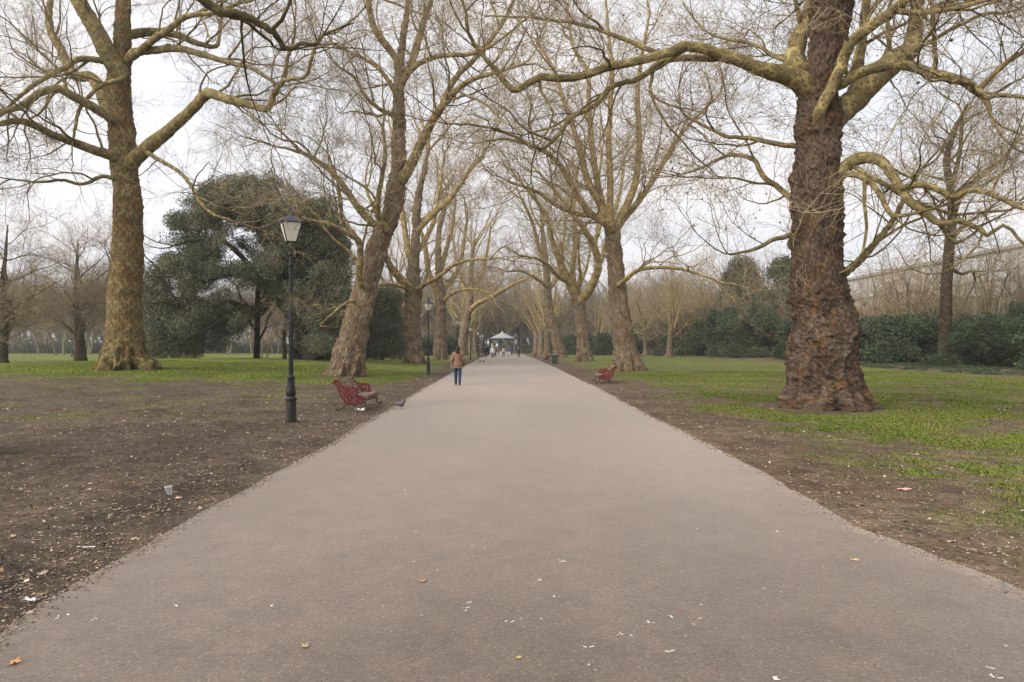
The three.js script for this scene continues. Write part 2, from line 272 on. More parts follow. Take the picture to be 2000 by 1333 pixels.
// A bare tree. Limbs are given as traced centre lines or grown; each limb is a mesh that carries its own smaller branches; twigs are instanced sprays.
class BareTree {
  constructor({ name = 'plane_tree', label, group, base, seed, tone = 'plane', limbTone = 1, warm = 0, far = false, twig = 1, spacing = 1, minR = 0.011, up = 0.10, droop = 0, maxY = 99, sprayScale = 1.35, wig = 1, minY = 1.8, moss = false, parent }) {
    Object.assign(this, { base, r: mulberry(seed), tone, far, twig, spacing, minR, up, droop, maxY, sprayScale, wig, minY, moss });
    this.colour = limbColour(limbTone, warm); this.group = thing(name, label, 'tree', [base.x, base.y, base.z], 0, group); this.sprays = [[], [], []]; this.seed = seed;
  }
  trunk(pts, rad, { step = 0.12, sides = 40, burr = 1, flare = 0.5, flareH = 1.0, mat = roughBark } = {}) {
    const { P, R } = resample(pts, rad, step, 0, this.r), by = this.base.y, mb = new MB(), s = this.seed * 3.7;
    const shape = (co, si, k, p) => {
      const h = Math.max(0, P[k].y - by), w = Math.exp(-h / flareH), lobe = 0.75 - 1.5 * Math.abs(m3(co * 1.5 + s, si * 1.5, h * 0.3)) - 0.9 * Math.abs(m3(co * 3.1, si * 3.1 + s, h * 0.35));
      const q = 1 / Math.max(0.25, R[k]), a = fbm3(p.x * 1.5, p.y * 1.3, p.z * 1.5 + s, 3), b = fbm3(p.x * 4, p.y * 3.6 + s, p.z * 4, 3), c = fbm3(p.x * 10, p.y * 9, p.z * 10 + s, 3);
      const big = fbm3(p.x * 0.85 + s, p.y * 0.75, p.z * 0.85, 2), knob = Math.max(0, m3(p.x * 1.9 + s, p.y * 2.6, p.z * 1.9) - 0.15); return 1 + flare * w * lobe + burr * q * (0.085 * big + 0.055 * a + 0.10 * knob * knob + 0.075 * Math.abs(b) - 0.018 + 0.035 * c);
    };
    mb.tube(P, R, sides, trunkColour(this.tone, this.moss && this.base), shape);
    this.trunkLine = { P, R }; mesh('trunk', smoothNormals(mb.geometry(this.base)), mat, this.group); return this;
  }
  // free growth from a point; returns point and radius lists
  grow(p0, d0, L, r0, r1, { n = 0, wiggle = 0.2, up = this.up, kink = 0.1 } = {}) {
    const r = this.r; n = n || Math.max(4, Math.round(L / (this.far ? 0.8 : 0.32))); const P = [p0.clone()], R = [r0], d = d0.clone(), bend = randDir(r), w = wiggle * this.wig * (this.far ? 1.5 : 1);
    for (let k = 1; k <= n; k++) { d.addScaledVector(randDir(r), w).addScaledVector(bend, 0.05); if (r() < kink) d.addScaledVector(randDir(r), 0.55); d.y += up * (0.6 + 0.4 * k / n) - this.droop * 0.3; const low = this.base.y + this.minY + 1.2 - P[k - 1].y; if (low > 0) d.y += 0.35 * low; d.normalize(); P.push(P[k - 1].clone().addScaledVector(d, L / n)); R.push(lerp(r0, r1, Math.pow(k / n, 0.8))); }
    return { P, R, L };
  }
  spray(p, d, s) { if (p.y > this.maxY + 1) return; const r = this.r; this.sprays[Math.floor(r() * 3)].push(placeAlong(p.clone().sub(this.base), d.clone().addScaledVector(UP, 0.12).normalize(), s * this.sprayScale * (0.75 + r() * 0.6), r() * 6.28)); }
  // side branches of a branch, written into the mesh collector of the limb
  sprout(mb, b, level, from = 0.15) {
    const r = this.r, { P, R, L } = b, n = P.length - 1, gap = (level === 1 ? 0.80 : level === 2 ? 0.62 : 0.52) * this.spacing; let s = from * L + r() * gap;
    while (s < L) {
      const f = s / L * n, k = Math.min(Math.floor(f), n - 1), p = P[k].clone().lerp(P[k + 1], f - k), rp = lerp(R[k], R[k + 1], f - k); s += gap * (0.5 + r());
      if (p.y > this.maxY) continue;
      const t = V(0, 0, 0).subVectors(P[k + 1], P[k]).normalize(), o = randDir(r); o.addScaledVector(t, -o.dot(t)).normalize();
      if (o.y < -0.3 && r() < 0.55) o.y *= -1;
      const a = 0.55 + r() * 0.55, d = t.clone().multiplyScalar(Math.cos(a)).addScaledVector(o, Math.sin(a)).normalize();
      const big = level === 1 ? 0.28 + 0.42 * r() : 0.35 + 0.4 * r(), r0 = Math.min(rp * big, level === 1 ? 0.075 : 0.05);
      if (r0 < this.minR || level >= 4) { this.spray(p, d, 0.7 + r() * 0.6); continue; }
      const Lc = 36 * Math.pow(r0, 0.72) * (0.65 + 0.6 * r()), c = this.grow(p.addScaledVector(d, -rp * 0.3), d, Lc, r0, Math.max(0.006, r0 * 0.28), { wiggle: 0.24, up: this.up * 0.7 });
      mb.tube(c.P, c.R, sidesFor(r0, this.far), this.colour, null, false);
      this.sprout(mb, c, level + 1, 0.2);
      const e = c.P.length - 1; this.spray(c.P[e], V(0, 0, 0).subVectors(c.P[e], c.P[e - 1]).normalize(), 1);
    }
  }
  limb(b, { level = 1, from = 0.15, mat = smoothBark, name = 'limb', parent = this.group, label } = {}) {
    const mb = new MB(), r0 = b.R[0];
    const s = this.seed, bump = (co, si, k, p) => 1 + (b.R[k] > 0.05 ? 0.10 * fbm3(p.x * 3, p.y * 3, p.z * 3 + s, 2) : 0);
    mb.tube(b.P, b.R, sidesFor(r0, this.far), this.colour, this.far ? null : bump);
    this.sprout(mb, b, level, from);
    const e = b.P.length - 1, d = V(0, 0, 0).subVectors(b.P[e], b.P[e - 1]).normalize(), re = b.R[e];
    if (re > 0.016 && b.P[e].y < this.maxY) for (let k = 0; k < 2; k++) { const q = this.grow(b.P[e], d.clone().addScaledVector(randDir(this.r), 0.45).normalize(), 36 * Math.pow(re * 0.8, 0.72), re * 0.8, 0.007, { wiggle: 0.24 }); mb.tube(q.P, q.R, sidesFor(re, this.far), this.colour, null, false); this.sprout(mb, q, level + 1, 0.15); const z = q.P.length - 1; this.spray(q.P[z], V(0, 0, 0).subVectors(q.P[z], q.P[z - 1]).normalize(), 1); }
    else this.spray(b.P[e], d, 1);
    const m = mesh(name, mb.geometry(this.base), mat, parent); if (label) m.userData.label = label; return m;
  }
  // a limb traced as [px, py, half width in px] with its depth going from d0 to d1
  traced(list, d0, d1, opt = {}) {
    const n = list.length - 1, pts = list.map(([x, y], i) => at(x, y, lerp(d0, d1, i / n) + (opt.wave ?? 0) * Math.sin(i / n * 3.1))), rad = list.map(([, , w], i) => w * lerp(d0, d1, i / n) / FOCAL);
    const { P, R, L } = resample(pts, rad, this.far ? 0.4 : 0.17, 0.10, this.r); return this.limb({ P, R, L }, opt);
  }
  finish() {
    const set = this.far ? FAR_SPRAYS : SPRAYS, m = this.twig; this.sprays.forEach((l, i) => { if (l.length) instanced('twigs', set[i % set.length], twigMat[(i + m) % 3], l, this.group); });
    return this.group;
  }
}
// procedural vase-shaped crown on a trunk that ends at p with radius rt
function vaseCrown(t, p, rt, count, { len = 11, lean = 0.5, upK = 0.05, rk = 0.5, mat, az0 } = {}) {
  const r = t.r, a0 = az0 ?? r() * 6.28;
  for (let k = 0; k < count; k++) {
    const az = a0 + k / count * 6.28 + (r() - 0.5) * 0.5, l = lean * (0.55 + 0.9 * r()), d = V(Math.cos(az) * l, 1, Math.sin(az) * l).normalize(), L = len * (0.75 + 0.5 * r());
    const s = p.clone().addScaledVector(UP, -rt * (0.2 + r() * 1.4)), b = t.grow(s, d, L, rt * rk * (0.8 + 0.4 * r()), 0.02, { wiggle: 0.10, up: upK, kink: 0.05 });
    t.limb(b, { from: 0.18, mat });
  }
}

// ---------------------------------------------------------------- the near plane trees, limb by limb
const onGround = (x, d) => V(x, groundH(x, d), -d);
const R0G = 'plane trees lining the avenue';
{ // R0: the big burred tree on the right
  const d = 18.1, b = onGround(8.55, d), t = new BareTree({ label: 'massive burred brown plane tree on the right with arching olive limbs', base: b, seed: 21, tone: 'burr', maxY: 12.5, spacing: 1.0, group: R0G, up: 0.06, minY: 3.6 });
  const T = [[1612, 815, 80], [1611, 790, 76], [1611, 760, 70], [1608, 720, 64], [1609, 680, 63], [1610, 640, 60], [1603, 600, 54], [1599, 560, 49], [1597, 480, 46], [1597, 400, 46], [1595, 350, 41], [1599, 280, 39], [1600, 235, 42], [1597, 175, 33], [1612, 105, 34], [1624, 40, 38], [1626, -10, 42], [1632, -60, 30], [1638, -160, 24], [1640, -330, 16], [1635, -520, 8]];
  t.trunk(T.map(([x, y]) => at(x, y, d)), T.map(([, , w]) => w * d / FOCAL), { step: 0.04, sides: 190, burr: 1.25, flare: 0.42, flareH: 0.55 });
  t.traced([[1590, 182, 24], [1552, 154, 20], [1493, 137, 14], [1440, 116, 12], [1388, 100, 10.5], [1338, 90, 9.5], [1300, 105, 9], [1196, 130, 8], [1108, 154, 7.5], [1055, 151, 7], [1003, 175, 6.5], [968, 137, 5], [933, 95, 4], [915, 63, 3.5], [908, 21, 3], [890, -40, 2]], 18, 15.5, { from: 0.3 });
  t.traced([[1430, 117, 7], [1388, 114, 6.5], [1297, 119, 6], [1248, 154, 5.5], [1196, 168, 5], [1160, 207, 5], [1118, 228, 4.6], [1090, 263, 4.2], [1055, 291, 3.6], [1003, 266, 3], [933, 245, 2.4], [873, 242, 1.8]], 17.8, 16.2);
  t.traced([[1575, 150, 22], [1552, 123, 20], [1559, 80, 17], [1577, 35, 14], [1590, -20, 12], [1570, -110, 9], [1540, -220, 6]], 18.8, 19.6);
  t.traced([[1620, 245, 22], [1640, 222, 23], [1668, 196, 24], [1696, 165, 25], [1748, 119, 22], [1780, 95, 18], [1787, 53, 14], [1790, 10, 11], [1784, -50, 10], [1800, -160, 7], [1830, -280, 4]], 18.3, 19.6);
  t.traced([[1600, 250, 12], [1602, 215, 11.5], [1629, 165, 11], [1650, 112, 11], [1664, 81, 11], [1703, 49, 11], [1745, 21, 10], [1766, 0, 10], [1810, -60, 8], [1850, -150, 5]], 17.75, 15.4, { from: 0.35 });
  t.traced([[1622, 172, 10], [1643, 165, 9.5], [1671, 147, 10], [1720, 131, 10], [1766, 126, 10], [1808, 140, 9], [1847, 151, 9], [1882, 158, 9], [1910, 179, 8.5], [1927, 196, 6], [1938, 230, 3]], 17.5, 16.2);
  t.traced([[1908, 176, 5.5], [1941, 147, 5], [1973, 116, 5], [2001, 102, 4.5], [2060, 66, 4], [2120, 20, 3]], 16.5, 15.6);
  t.traced([[1926, 194, 5], [1948, 186, 4.5], [1973, 187, 4], [2001, 191, 3.6], [2080, 205, 2.5]], 16.3, 15.6);
  t.traced([[1606, 372, 18], [1630, 350, 16], [1648, 332, 13.5], [1661, 319, 12.5], [1685, 308, 12], [1717, 312, 10], [1741, 340, 9], [1759, 368, 8.4], [1780, 396, 8], [1808, 417, 7], [1836, 436, 6.4], [1875, 433, 5.6], [1910, 445, 5], [1927, 459, 4.4], [1965, 440, 3.4], [2000, 478, 2.6], [2040, 500, 1.8]], 18.1, 15.6);
  t.traced([[1759, 368, 6], [1801, 361, 6.4], [1836, 371, 6], [1864, 385, 5.6], [1889, 373, 5.4], [1931, 378, 5], [1973, 396, 4.6], [2001, 408, 4], [2080, 430, 2.6]], 16.9, 15.4);
  t.traced([[1655, 338, 6.4], [1671, 342, 6], [1699, 357, 5.6], [1724, 385, 5.2], [1741, 420, 4.6], [1790, 417, 3], [1830, 405, 2]], 17.4, 16.6);
  t.traced([[1755, 22, 6], [1790, 25, 5.5], [1840, 20, 5], [1900, 8, 4.6], [1950, -8, 4], [2040, -40, 2.6]], 16.0, 14.8);
  t.traced([[1658, 205, 9], [1678, 130, 9], [1686, 60, 8.6], [1692, 0, 8], [1700, -90, 6], [1690, -210, 3.4]], 18.9, 20.5);
  t.traced([[1575, 290, 6], [1559, 287, 5.4], [1510, 280, 5], [1468, 270, 4.4], [1419, 266, 3.8], [1370, 242, 3], [1335, 221, 2.4], [1325, 175, 1.8]], 18.6, 20.2);
  t.traced([[1570, 404, 6.5], [1549, 389, 6], [1517, 364, 5.4], [1489, 343, 5], [1475, 315, 4.4], [1451, 305, 4], [1416, 305, 3.4], [1370, 329, 2.4], [1330, 340, 1.6]], 18.8, 21);
  t.traced([[1565, 452, 6], [1540, 460, 5], [1504, 472, 4.4], [1472, 488, 3.6], [1436, 496, 2]], 18.5, 18.2, { from: 0.55 });
  t.traced([[1630, 548, 8], [1655, 530, 7.5], [1680, 508, 7], [1712, 472, 6.4], [1744, 432, 5.6], [1770, 380, 4.4], [1800, 330, 3]], 18.8, 21.5);
  t.finish();
}
{ // L0: the tall smooth tree on the left
  const d = 36, base = at(243, 722, d), b = onGround(base.x, d), t = new BareTree({ label: 'tall straight plane tree on the left edge with an elbowed right limb', base: b, seed: 33, tone: 'pale', maxY: 22, group: R0G, up: 0.04, twig: 2, limbTone: 1.0, spacing: 1.35, moss: true });
  const T = [[245, 732, 62], [245, 720, 54], [243, 700, 42], [244, 675, 35], [243, 645, 33], [244, 575, 30], [249, 505, 28], [249, 435, 26], [250, 400, 26], [245, 350, 23], [240, 315, 25], [236, 245, 23], [231, 175, 21], [233, 135, 20], [237, 100, 15], [238, 60, 14.5], [240, 0, 13.5], [238, -80, 11], [230, -200, 7]];
  t.trunk(T.map(([x, y]) => at(x, y, d)), T.map(([, , w]) => w * d / FOCAL), { step: 0.09, sides: 110, burr: 0.8, flare: 0.46, flareH: 0.8, mat: smoothBark });
  t.traced([[238, 150, 17], [222, 125, 17.5], [208, 100, 17], [190, 65, 16], [170, 30, 15], [152, 0, 14], [125, -55, 11], [100, -130, 7]], 35.8, 34);
  t.traced([[248, 326, 15], [266, 308, 14], [298, 280, 13], [333, 252, 11], [371, 217, 10], [400, 186, 10], [410, 182, 9.6], [441, 193, 8.6], [483, 203, 8], [522, 212, 6.4], [536, 182, 5.4], [554, 154, 4.6], [561, 116, 3.6], [575, 70, 2.6]], 35.8, 31, { from: 0.3 });
  t.traced([[548, 160, 4], [564, 154, 4], [596, 149, 3.6], [610, 109, 3.4], [627, 70, 3.2], [655, 63, 2.8], [700, 28, 2]], 31.6, 29.5);
  t.traced([[232, 312, 11], [215, 303, 10], [175, 291, 8.6], [140, 277, 8], [102, 263, 7.4], [63, 243, 7], [28, 236, 6], [0, 242, 5.4], [-50, 240, 4]], 35.8, 31);
  t.traced([[225, 240, 11], [212, 228, 10], [189, 214, 9], [151, 193, 8.4], [116, 175, 8], [88, 177, 7.4], [60, 193, 6.8], [35, 210, 6.2], [0, 217, 5], [-40, 215, 4]], 35.6, 31);
  t.traced([[222, 225, 12], [207, 205, 13], [196, 175, 12], [175, 150, 10], [150, 150, 9], [133, 130, 8.6], [119, 98, 8], [102, 70, 7.2], [95, 42, 6.4], [98, 0, 5.6], [110, -50, 4]], 36.6, 40);
  t.traced([[215, 122, 6.5], [182, 116, 6], [151, 116, 5.6], [130, 130, 5.2], [91, 150, 4.6], [53, 175, 4], [20, 205, 3]], 35.5, 32.5);
  t.traced([[245, 72, 9.5], [256, 67, 9], [291, 63, 8.2], [315, 63, 7.6], [350, 70, 6.8], [385, 84, 5.6], [420, 91, 4.2], [430, 60, 3]], 36.4, 39);
  t.traced([[245, 125, 9], [259, 105, 8.4], [298, 98, 7.4], [350, 95, 6.6], [403, 109, 5.8], [449, 123, 5], [490, 133, 4.2], [540, 165, 2.8]], 36, 33.5);
  t.traced([[258, 112, 7], [291, 84, 6.6], [326, 60, 6], [364, 32, 5.4], [413, 26, 4.4], [470, 5, 3]], 35.5, 32.5);
  t.traced([[245, 152, 5], [228, 158, 4.6], [200, 165, 4.2], [175, 186, 3.8], [154, 214, 3.4], [147, 245, 3], [142, 272, 2.2]], 35.2, 33.8);
  t.traced([[278, 292, 4.6], [291, 301, 4.4], [322, 319, 4], [354, 340, 3.8], [378, 371, 3.6], [389, 392, 3.2], [413, 417, 2.6], [450, 430, 2]], 35.3, 32.5);
  t.traced([[225, 350, 4], [200, 345, 3.6], [160, 360, 3.2], [120, 352, 3], [80, 356, 2.4], [20, 350, 1.8]], 35.2, 32.5);
  t.finish();
}
{ // near-left tree: trunk outside the frame, boughs hang into the top of the picture
  const d = 9.5, b = onGround(-8.7, d), t = new BareTree({ label: 'plane tree beyond the left frame edge, its dark bough hanging across the top', base: b, seed: 47, tone: 'plane', maxY: 11, group: R0G, up: 0.02, limbTone: 0.62, twig: 2, spacing: 1.25 });
  t.trunk([V(b.x, -0.4, -d), V(b.x, 0.3, -d), V(b.x, 1.4, -d), V(b.x + 0.1, 4, -d), V(b.x + 0.2, 7.2, -d), V(b.x + 0.1, 11, -d)], [1.1, 0.92, 0.72, 0.64, 0.6, 0.4], { step: 0.14, sides: 60, burr: 0.8, flare: 0.3 });
  t.limb((() => { const P = [V(b.x, 6.3, -d), V(-7.4, 7.1, -10.2), V(-6.2, 7.75, -11), at(396, 0, 11.8), at(431, 23, 12), at(456, 26, 12.2), at(490, 37, 12.5), at(519, 53, 12.7), at(540, 70, 12.9), at(557, 93, 13.1), at(589, 86, 13.3), at(617, 86, 13.6), at(631, 70, 13.8), at(690, 45, 14.3)], R = [0.2, 0.16, 0.12, 0.08, 0.078, 0.074, 0.07, 0.064, 0.058, 0.05, 0.042, 0.034, 0.028, 0.016]; return resample(P, R, 0.17, 0.1, t.r); })(), { from: 0.3 });
  vaseCrown(t, V(b.x + 0.15, 10.6, -d), 0.4, 3, { len: 8 });
  t.finish();
}
{ // L1: the leaning tree behind the red bench
  const d = 36.8, b = onGround(-8.5, d), t = new BareTree({ label: 'plane tree leaning right over the path behind the nearest red bench', base: b, seed: 58, tone: 'plane', maxY: 23.5, group: R0G, up: 0.06, twig: 1, limbTone: 1.08, warm: 0.03, spacing: 1.35 });
  const T = [[672, 745, 40], [676, 733, 34], [681, 700, 31], [688, 662, 27.5], [706, 592, 24], [726, 521, 21], [745, 460, 18.5], [762, 425, 17.5], [770, 385, 18.5], [777, 350, 17.5], [779, 315, 14], [779, 245, 12], [779, 175, 10.5], [782, 125, 8.6], [788, 70, 6.5], [796, 10, 5], [800, -60, 3]];
  t.trunk(T.map(([x, y]) => at(x, y, d)), T.map(([, , w]) => w * d / FOCAL), { step: 0.075, sides: 90, burr: 1.35, flare: 0.42, flareH: 0.8 });
  t.traced([[784, 355, 11], [803, 322, 10], [814, 298, 9.4], [831, 263, 9], [852, 224, 8], [873, 196, 6.4], [901, 168, 5.4], [933, 151, 4.6], [968, 142, 3.8], [1020, 126, 2.6]], 36.5, 33.5, { from: 0.3 });
  t.traced([[845, 240, 6], [859, 217, 6], [870, 189, 5.8], [891, 151, 5.4], [926, 116, 5], [964, 70, 4.6], [989, 32, 4], [1003, 0, 3.4], [1020, -50, 2]], 36.2, 38);
  t.traced([[779, 140, 7.4], [772, 112, 7], [747, 80, 7], [730, 53, 6.4], [721, 10, 5.4], [716, -40, 4]], 36.7, 35);
  t.traced([[782, 150, 7.2], [800, 130, 7.2], [814, 88, 7], [828, 42, 6], [842, 0, 5], [855, -50, 3.4]], 36.8, 39);
  t.traced([[781, 175, 6], [800, 140, 5.6], [830, 118, 5], [870, 108, 4.6], [915, 106, 4], [950, 95, 3.4], [1000, 60, 2.4]], 36.4, 34);
  t.traced([[716, 562, 8], [703, 548, 6.6], [704, 503, 6.4], [701, 472, 6], [676, 454, 5.2], [641, 438, 4.4], [599, 429, 3.4], [572, 420, 2.2]], 36.3, 33);
  t.traced([[701, 480, 5], [690, 455, 4.6], [668, 433, 4], [666, 398, 3.6], [658, 350, 2.8], [640, 300, 2]], 35.6, 35);
  t.traced([[762, 430, 9], [738, 440, 8], [716, 425, 7.4], [695, 400, 6.6], [668, 360, 5.8], [640, 330, 5], [600, 303, 4], [560, 290, 2.6]], 37.2, 40);
  t.traced([[757, 450, 7], [742, 430, 6], [738, 395, 5.4], [745, 350, 4.8], [752, 300, 4], [748, 250, 3]], 36.2, 35.2);
  t.traced([[703, 600, 4], [687, 588, 3.4], [666, 599, 2.8], [634, 627, 1.8]], 36.2, 34.5, { from: 0.3 });
  t.traced([[778, 250, 5], [765, 225, 4.6], [745, 215, 4.2], [715, 190, 3.6], [690, 150, 3], [660, 130, 2]], 36.6, 35);
  t.traced([[779, 200, 5], [760, 160, 4.6], [735, 130, 4.2], [700, 110, 3.4], [650, 85, 2.4]], 36.8, 38.5);
  t.finish();
}
{ // R1: vase-shaped tree behind the red bench on the right
  const d = 47, b = onGround(8.5, d), t = new BareTree({ label: 'vase-shaped plane tree behind the red bench on the right of the path', base: b, seed: 64, tone: 'plane', maxY: 28, group: R0G, up: 0.05, twig: 1, warm: 0.06, limbTone: 1.35, spacing: 1.45 });
  const T = [[1229, 735, 36], [1228, 722, 29], [1222, 690, 22.5], [1215, 640, 19.5], [1207, 580, 17], [1202, 520, 15], [1198, 475, 14.5], [1197, 452, 16], [1195, 432, 12]];
  t.trunk(T.map(([x, y]) => at(x, y, d)), T.map(([, , w]) => w * d / FOCAL), { step: 0.09, sides: 72, burr: 1.35, flare: 0.42, flareH: 0.8 });
  t.traced([[1196, 455, 9], [1185, 440, 7.4], [1150, 412, 6.6], [1115, 360, 5.8], [1085, 312, 4.8], [1040, 285, 3.8], [985, 272, 2.6], [930, 280, 1.6]], 46.8, 42);
  t.traced([[1195, 450, 9], [1178, 410, 8], [1147, 350, 6.8], [1133, 298, 6], [1118, 245, 5.2], [1101, 196, 4.4], [1083, 140, 3.4], [1050, 80, 2]], 47, 48.5);
  t.traced([[1195, 450, 8], [1178, 405, 7], [1160, 315, 6], [1150, 210, 5], [1147, 140, 4.2], [1118, 88, 3], [1110, 20, 2]], 47.2, 50);
  t.traced([[1196, 450, 9], [1192, 431, 7.6], [1192, 350, 6.4], [1189, 280, 5.6], [1192, 210, 4.8], [1196, 140, 4], [1189, 70, 3.2], [1182, -20, 2]], 46.8, 45.5);
  t.traced([[1198, 450, 9], [1212, 425, 8], [1238, 368, 6.8], [1248, 298, 6], [1248, 245, 5.4], [1245, 175, 4.4], [1255, 105, 3.4], [1270, 20, 2]], 47, 46);
  t.traced([[1200, 452, 8], [1213, 434, 7], [1248, 392, 6.2], [1287, 333, 5.2], [1318, 280, 4.2], [1350, 240, 3], [1400, 190, 2]], 47, 49);
  t.traced([[1205, 560, 6], [1220, 548, 4.6], [1248, 528, 4], [1320, 524, 3.4], [1392, 544, 2.2]], 46.7, 43);
  t.traced([[1196, 452, 7], [1170, 425, 5.6], [1130, 418, 5], [1085, 400, 4.4], [1050, 375, 3.4], [1010, 360, 2]], 46.6, 44);
  t.finish();
}
// ---------------------------------------------------------------- the rest of both rows: three grown models, then turned and scaled copies
function model(seed, tone, { fork = 6.2, rt = 0.5, lean = 0.05, len = 17, count = 7, far = true, spacing = 1.25, warm = 0, limbTone = 1, wide = 0.62, twig = 1, name, low = 2 }) {
  const b = V(0, 0, 0), t = new BareTree({ name, label: 'x', base: b, seed, tone, far, spacing, warm, limbTone, twig, sprayScale: 1.7, minR: 0.016, up: 0.05 }), r = t.r, dx = (r() - 0.5) * lean * 2;
  t.trunk([V(0, -0.4, 0), V(0, 0.1, 0), V(0, 0.7, 0), V(dx * 1.5, 2.2, 0.05), V(dx * 3.2, 4.2, 0.1), V(dx * 5, fork, 0.15), V(dx * 5.4, fork + 0.5, 0.15)], [rt * 1.9, rt * 1.65, rt * 1.3, rt * 1.08, rt, rt * 1.02, rt * 0.7], { step: 0.14, sides: 40, burr: 1.5, flare: 0.4, flareH: 0.8 });
  const p = V(dx * 5.2, fork, 0.15);
  vaseCrown(t, p, rt, count, { len, lean: wide, upK: 0.035 });
  for (let k = 0; k < low; k++) { const az = r() * 6.28, h = fork * (0.62 + 0.3 * r()), s = V(dx * h * 0.85, h, 0.1); t.limb(t.grow(s, V(Math.cos(az), 0.55, Math.sin(az)).normalize(), 7 + 3 * r(), rt * 0.3, 0.02, { wiggle: 0.14, up: 0.03 }), {}); }
  return t.finish();
}
const models = [model(71, 'plane', { fork: 6.6, rt: 0.62, count: 6, lean: 0.08, warm: 0.06, limbTone: 1.45, spacing: 1.75 }), model(72, 'plane', { fork: 5.4, rt: 0.56, count: 5, lean: 0.16, wide: 0.5, warm: 0.06, limbTone: 1.45, twig: 0, spacing: 1.75 }), model(73, 'pale', { fork: 6.0, rt: 0.5, count: 6, lean: 0.2, warm: 0.06, limbTone: 1.45, twig: 1, spacing: 1.75, wide: 0.75 })];
const usedModel = [false, false, false];
function placeTree(k, x, d, turn, scale, label, group, sy = scale) {
  let o = models[k]; if (usedModel[k]) { o = models[k].clone(); o.name = numbered('plane_tree'); scene.add(o); } usedModel[k] = true;
  o.position.set(x, groundH(x, d), -d); o.rotation.y = turn; o.scale.set(scale, sy, scale); tag(o, label, 'tree', group); return o;
}
function rowTree(label, x, d, seed, T, limbs, { tone = 'plane', crown } = {}) {
  const b = onGround(x, d), t = new BareTree({ label, base: b, seed, tone, far: true, group: R0G, up: 0.05, twig: 1, warm: 0.06, limbTone: 1.45, spacing: 1.5, sprayScale: 1.5, minR: 0.014 });
  t.trunk(T.map(([px, py]) => at(px, py, d)), T.map(([, , w]) => w * d / FOCAL), { step: 0.13, sides: 56, burr: 1.7, flare: 0.45, flareH: 0.8 });
  for (const [l, e] of limbs) t.traced(l, d, d + e);
  const [n, len, wide] = crown, { P, R } = t.trunkLine, k = P.length - 1; vaseCrown(t, P[k], Math.max(R[k], 0.22), n, { len, lean: wide, rk: 0.62 });
  return t.finish();
}
rowTree('second plane tree in the left row, burly trunk with low golden limbs', -8.65, 65, 171, [[810, 724, 27], [809, 715, 22], [807, 684, 18.5], [805, 625, 15.5], [807, 574, 16.5], [807, 527, 11.5], [811, 480, 9], [813, 430, 8], [816, 391, 7], [828, 332, 5], [836, 293, 4]], [
  [[[806, 570, 10], [797, 559, 9], [781, 543, 8], [762, 520, 7], [752, 496, 6], [745, 460, 5], [735, 420, 4], [715, 370, 2.6]], -4], [[[800, 572, 5], [789, 562, 4.2], [762, 555, 3.6], [742, 557, 2.6]], -3], [[[812, 570, 6], [820, 562, 5], [852, 543, 4.4], [898, 512, 3.6], [957, 506, 2.2]], -5], [[[812, 452, 8.6], [840, 422, 7], [879, 387, 5.6], [918, 332, 4], [949, 293, 3], [975, 240, 2]], 3], [[[806, 520, 8], [795, 480, 6.5], [788, 430, 5.5], [776, 370, 4.4], [770, 300, 3], [760, 240, 2]], 4], [[[808, 500, 7], [830, 470, 5.5], [848, 430, 4.6], [858, 370, 3.6], [868, 300, 2.4]], 5]], { crown: [4, 9, 0.5] });
rowTree('third plane tree in the left row beyond the second lamp post', -8.65, 93, 172, [[862, 708, 19], [861, 701, 15.5], [860, 670, 12], [861, 630, 10.5], [861, 598, 10], [859, 575, 10], [858, 545, 7.5], [856, 500, 6], [857, 455, 5], [868, 410, 4]], [
  [[[860, 585, 7], [846, 555, 6], [836, 527, 5.5], [832, 490, 4.6], [822, 450, 3.6], [815, 400, 2.4]], -4], [[[860, 575, 6], [880, 550, 5], [898, 520, 4.4], [905, 480, 3.6], [912, 430, 2.4]], 4], [[[862, 590, 4], [890, 570, 3.4], [925, 565, 2.8], [960, 575, 1.8]], -6], [[[858, 540, 6], [868, 500, 5], [882, 450, 4], [890, 390, 2.4]], 3]], { crown: [5, 10, 0.55] });
rowTree('fourth plane tree in the left row, leaning right behind the walking woman', -7.6, 121, 173, [[901, 694, 13], [902, 686, 10.5], [906, 655, 8.6], [912, 620, 7.6], [917, 595, 7], [919, 560, 5.4], [921, 520, 4.4], [924, 480, 3.4]], [
  [[[916, 608, 5.6], [935, 592, 4.8], [957, 582, 4.4], [996, 559, 3.4], [1031, 543, 2]], -8], [[[918, 590, 5], [905, 560, 4], [893, 520, 3.4], [885, 470, 2.4]], 4], [[[919, 570, 4.6], [938, 540, 4], [950, 500, 3], [958, 450, 2]], 5]], { crown: [5, 11, 0.6] });
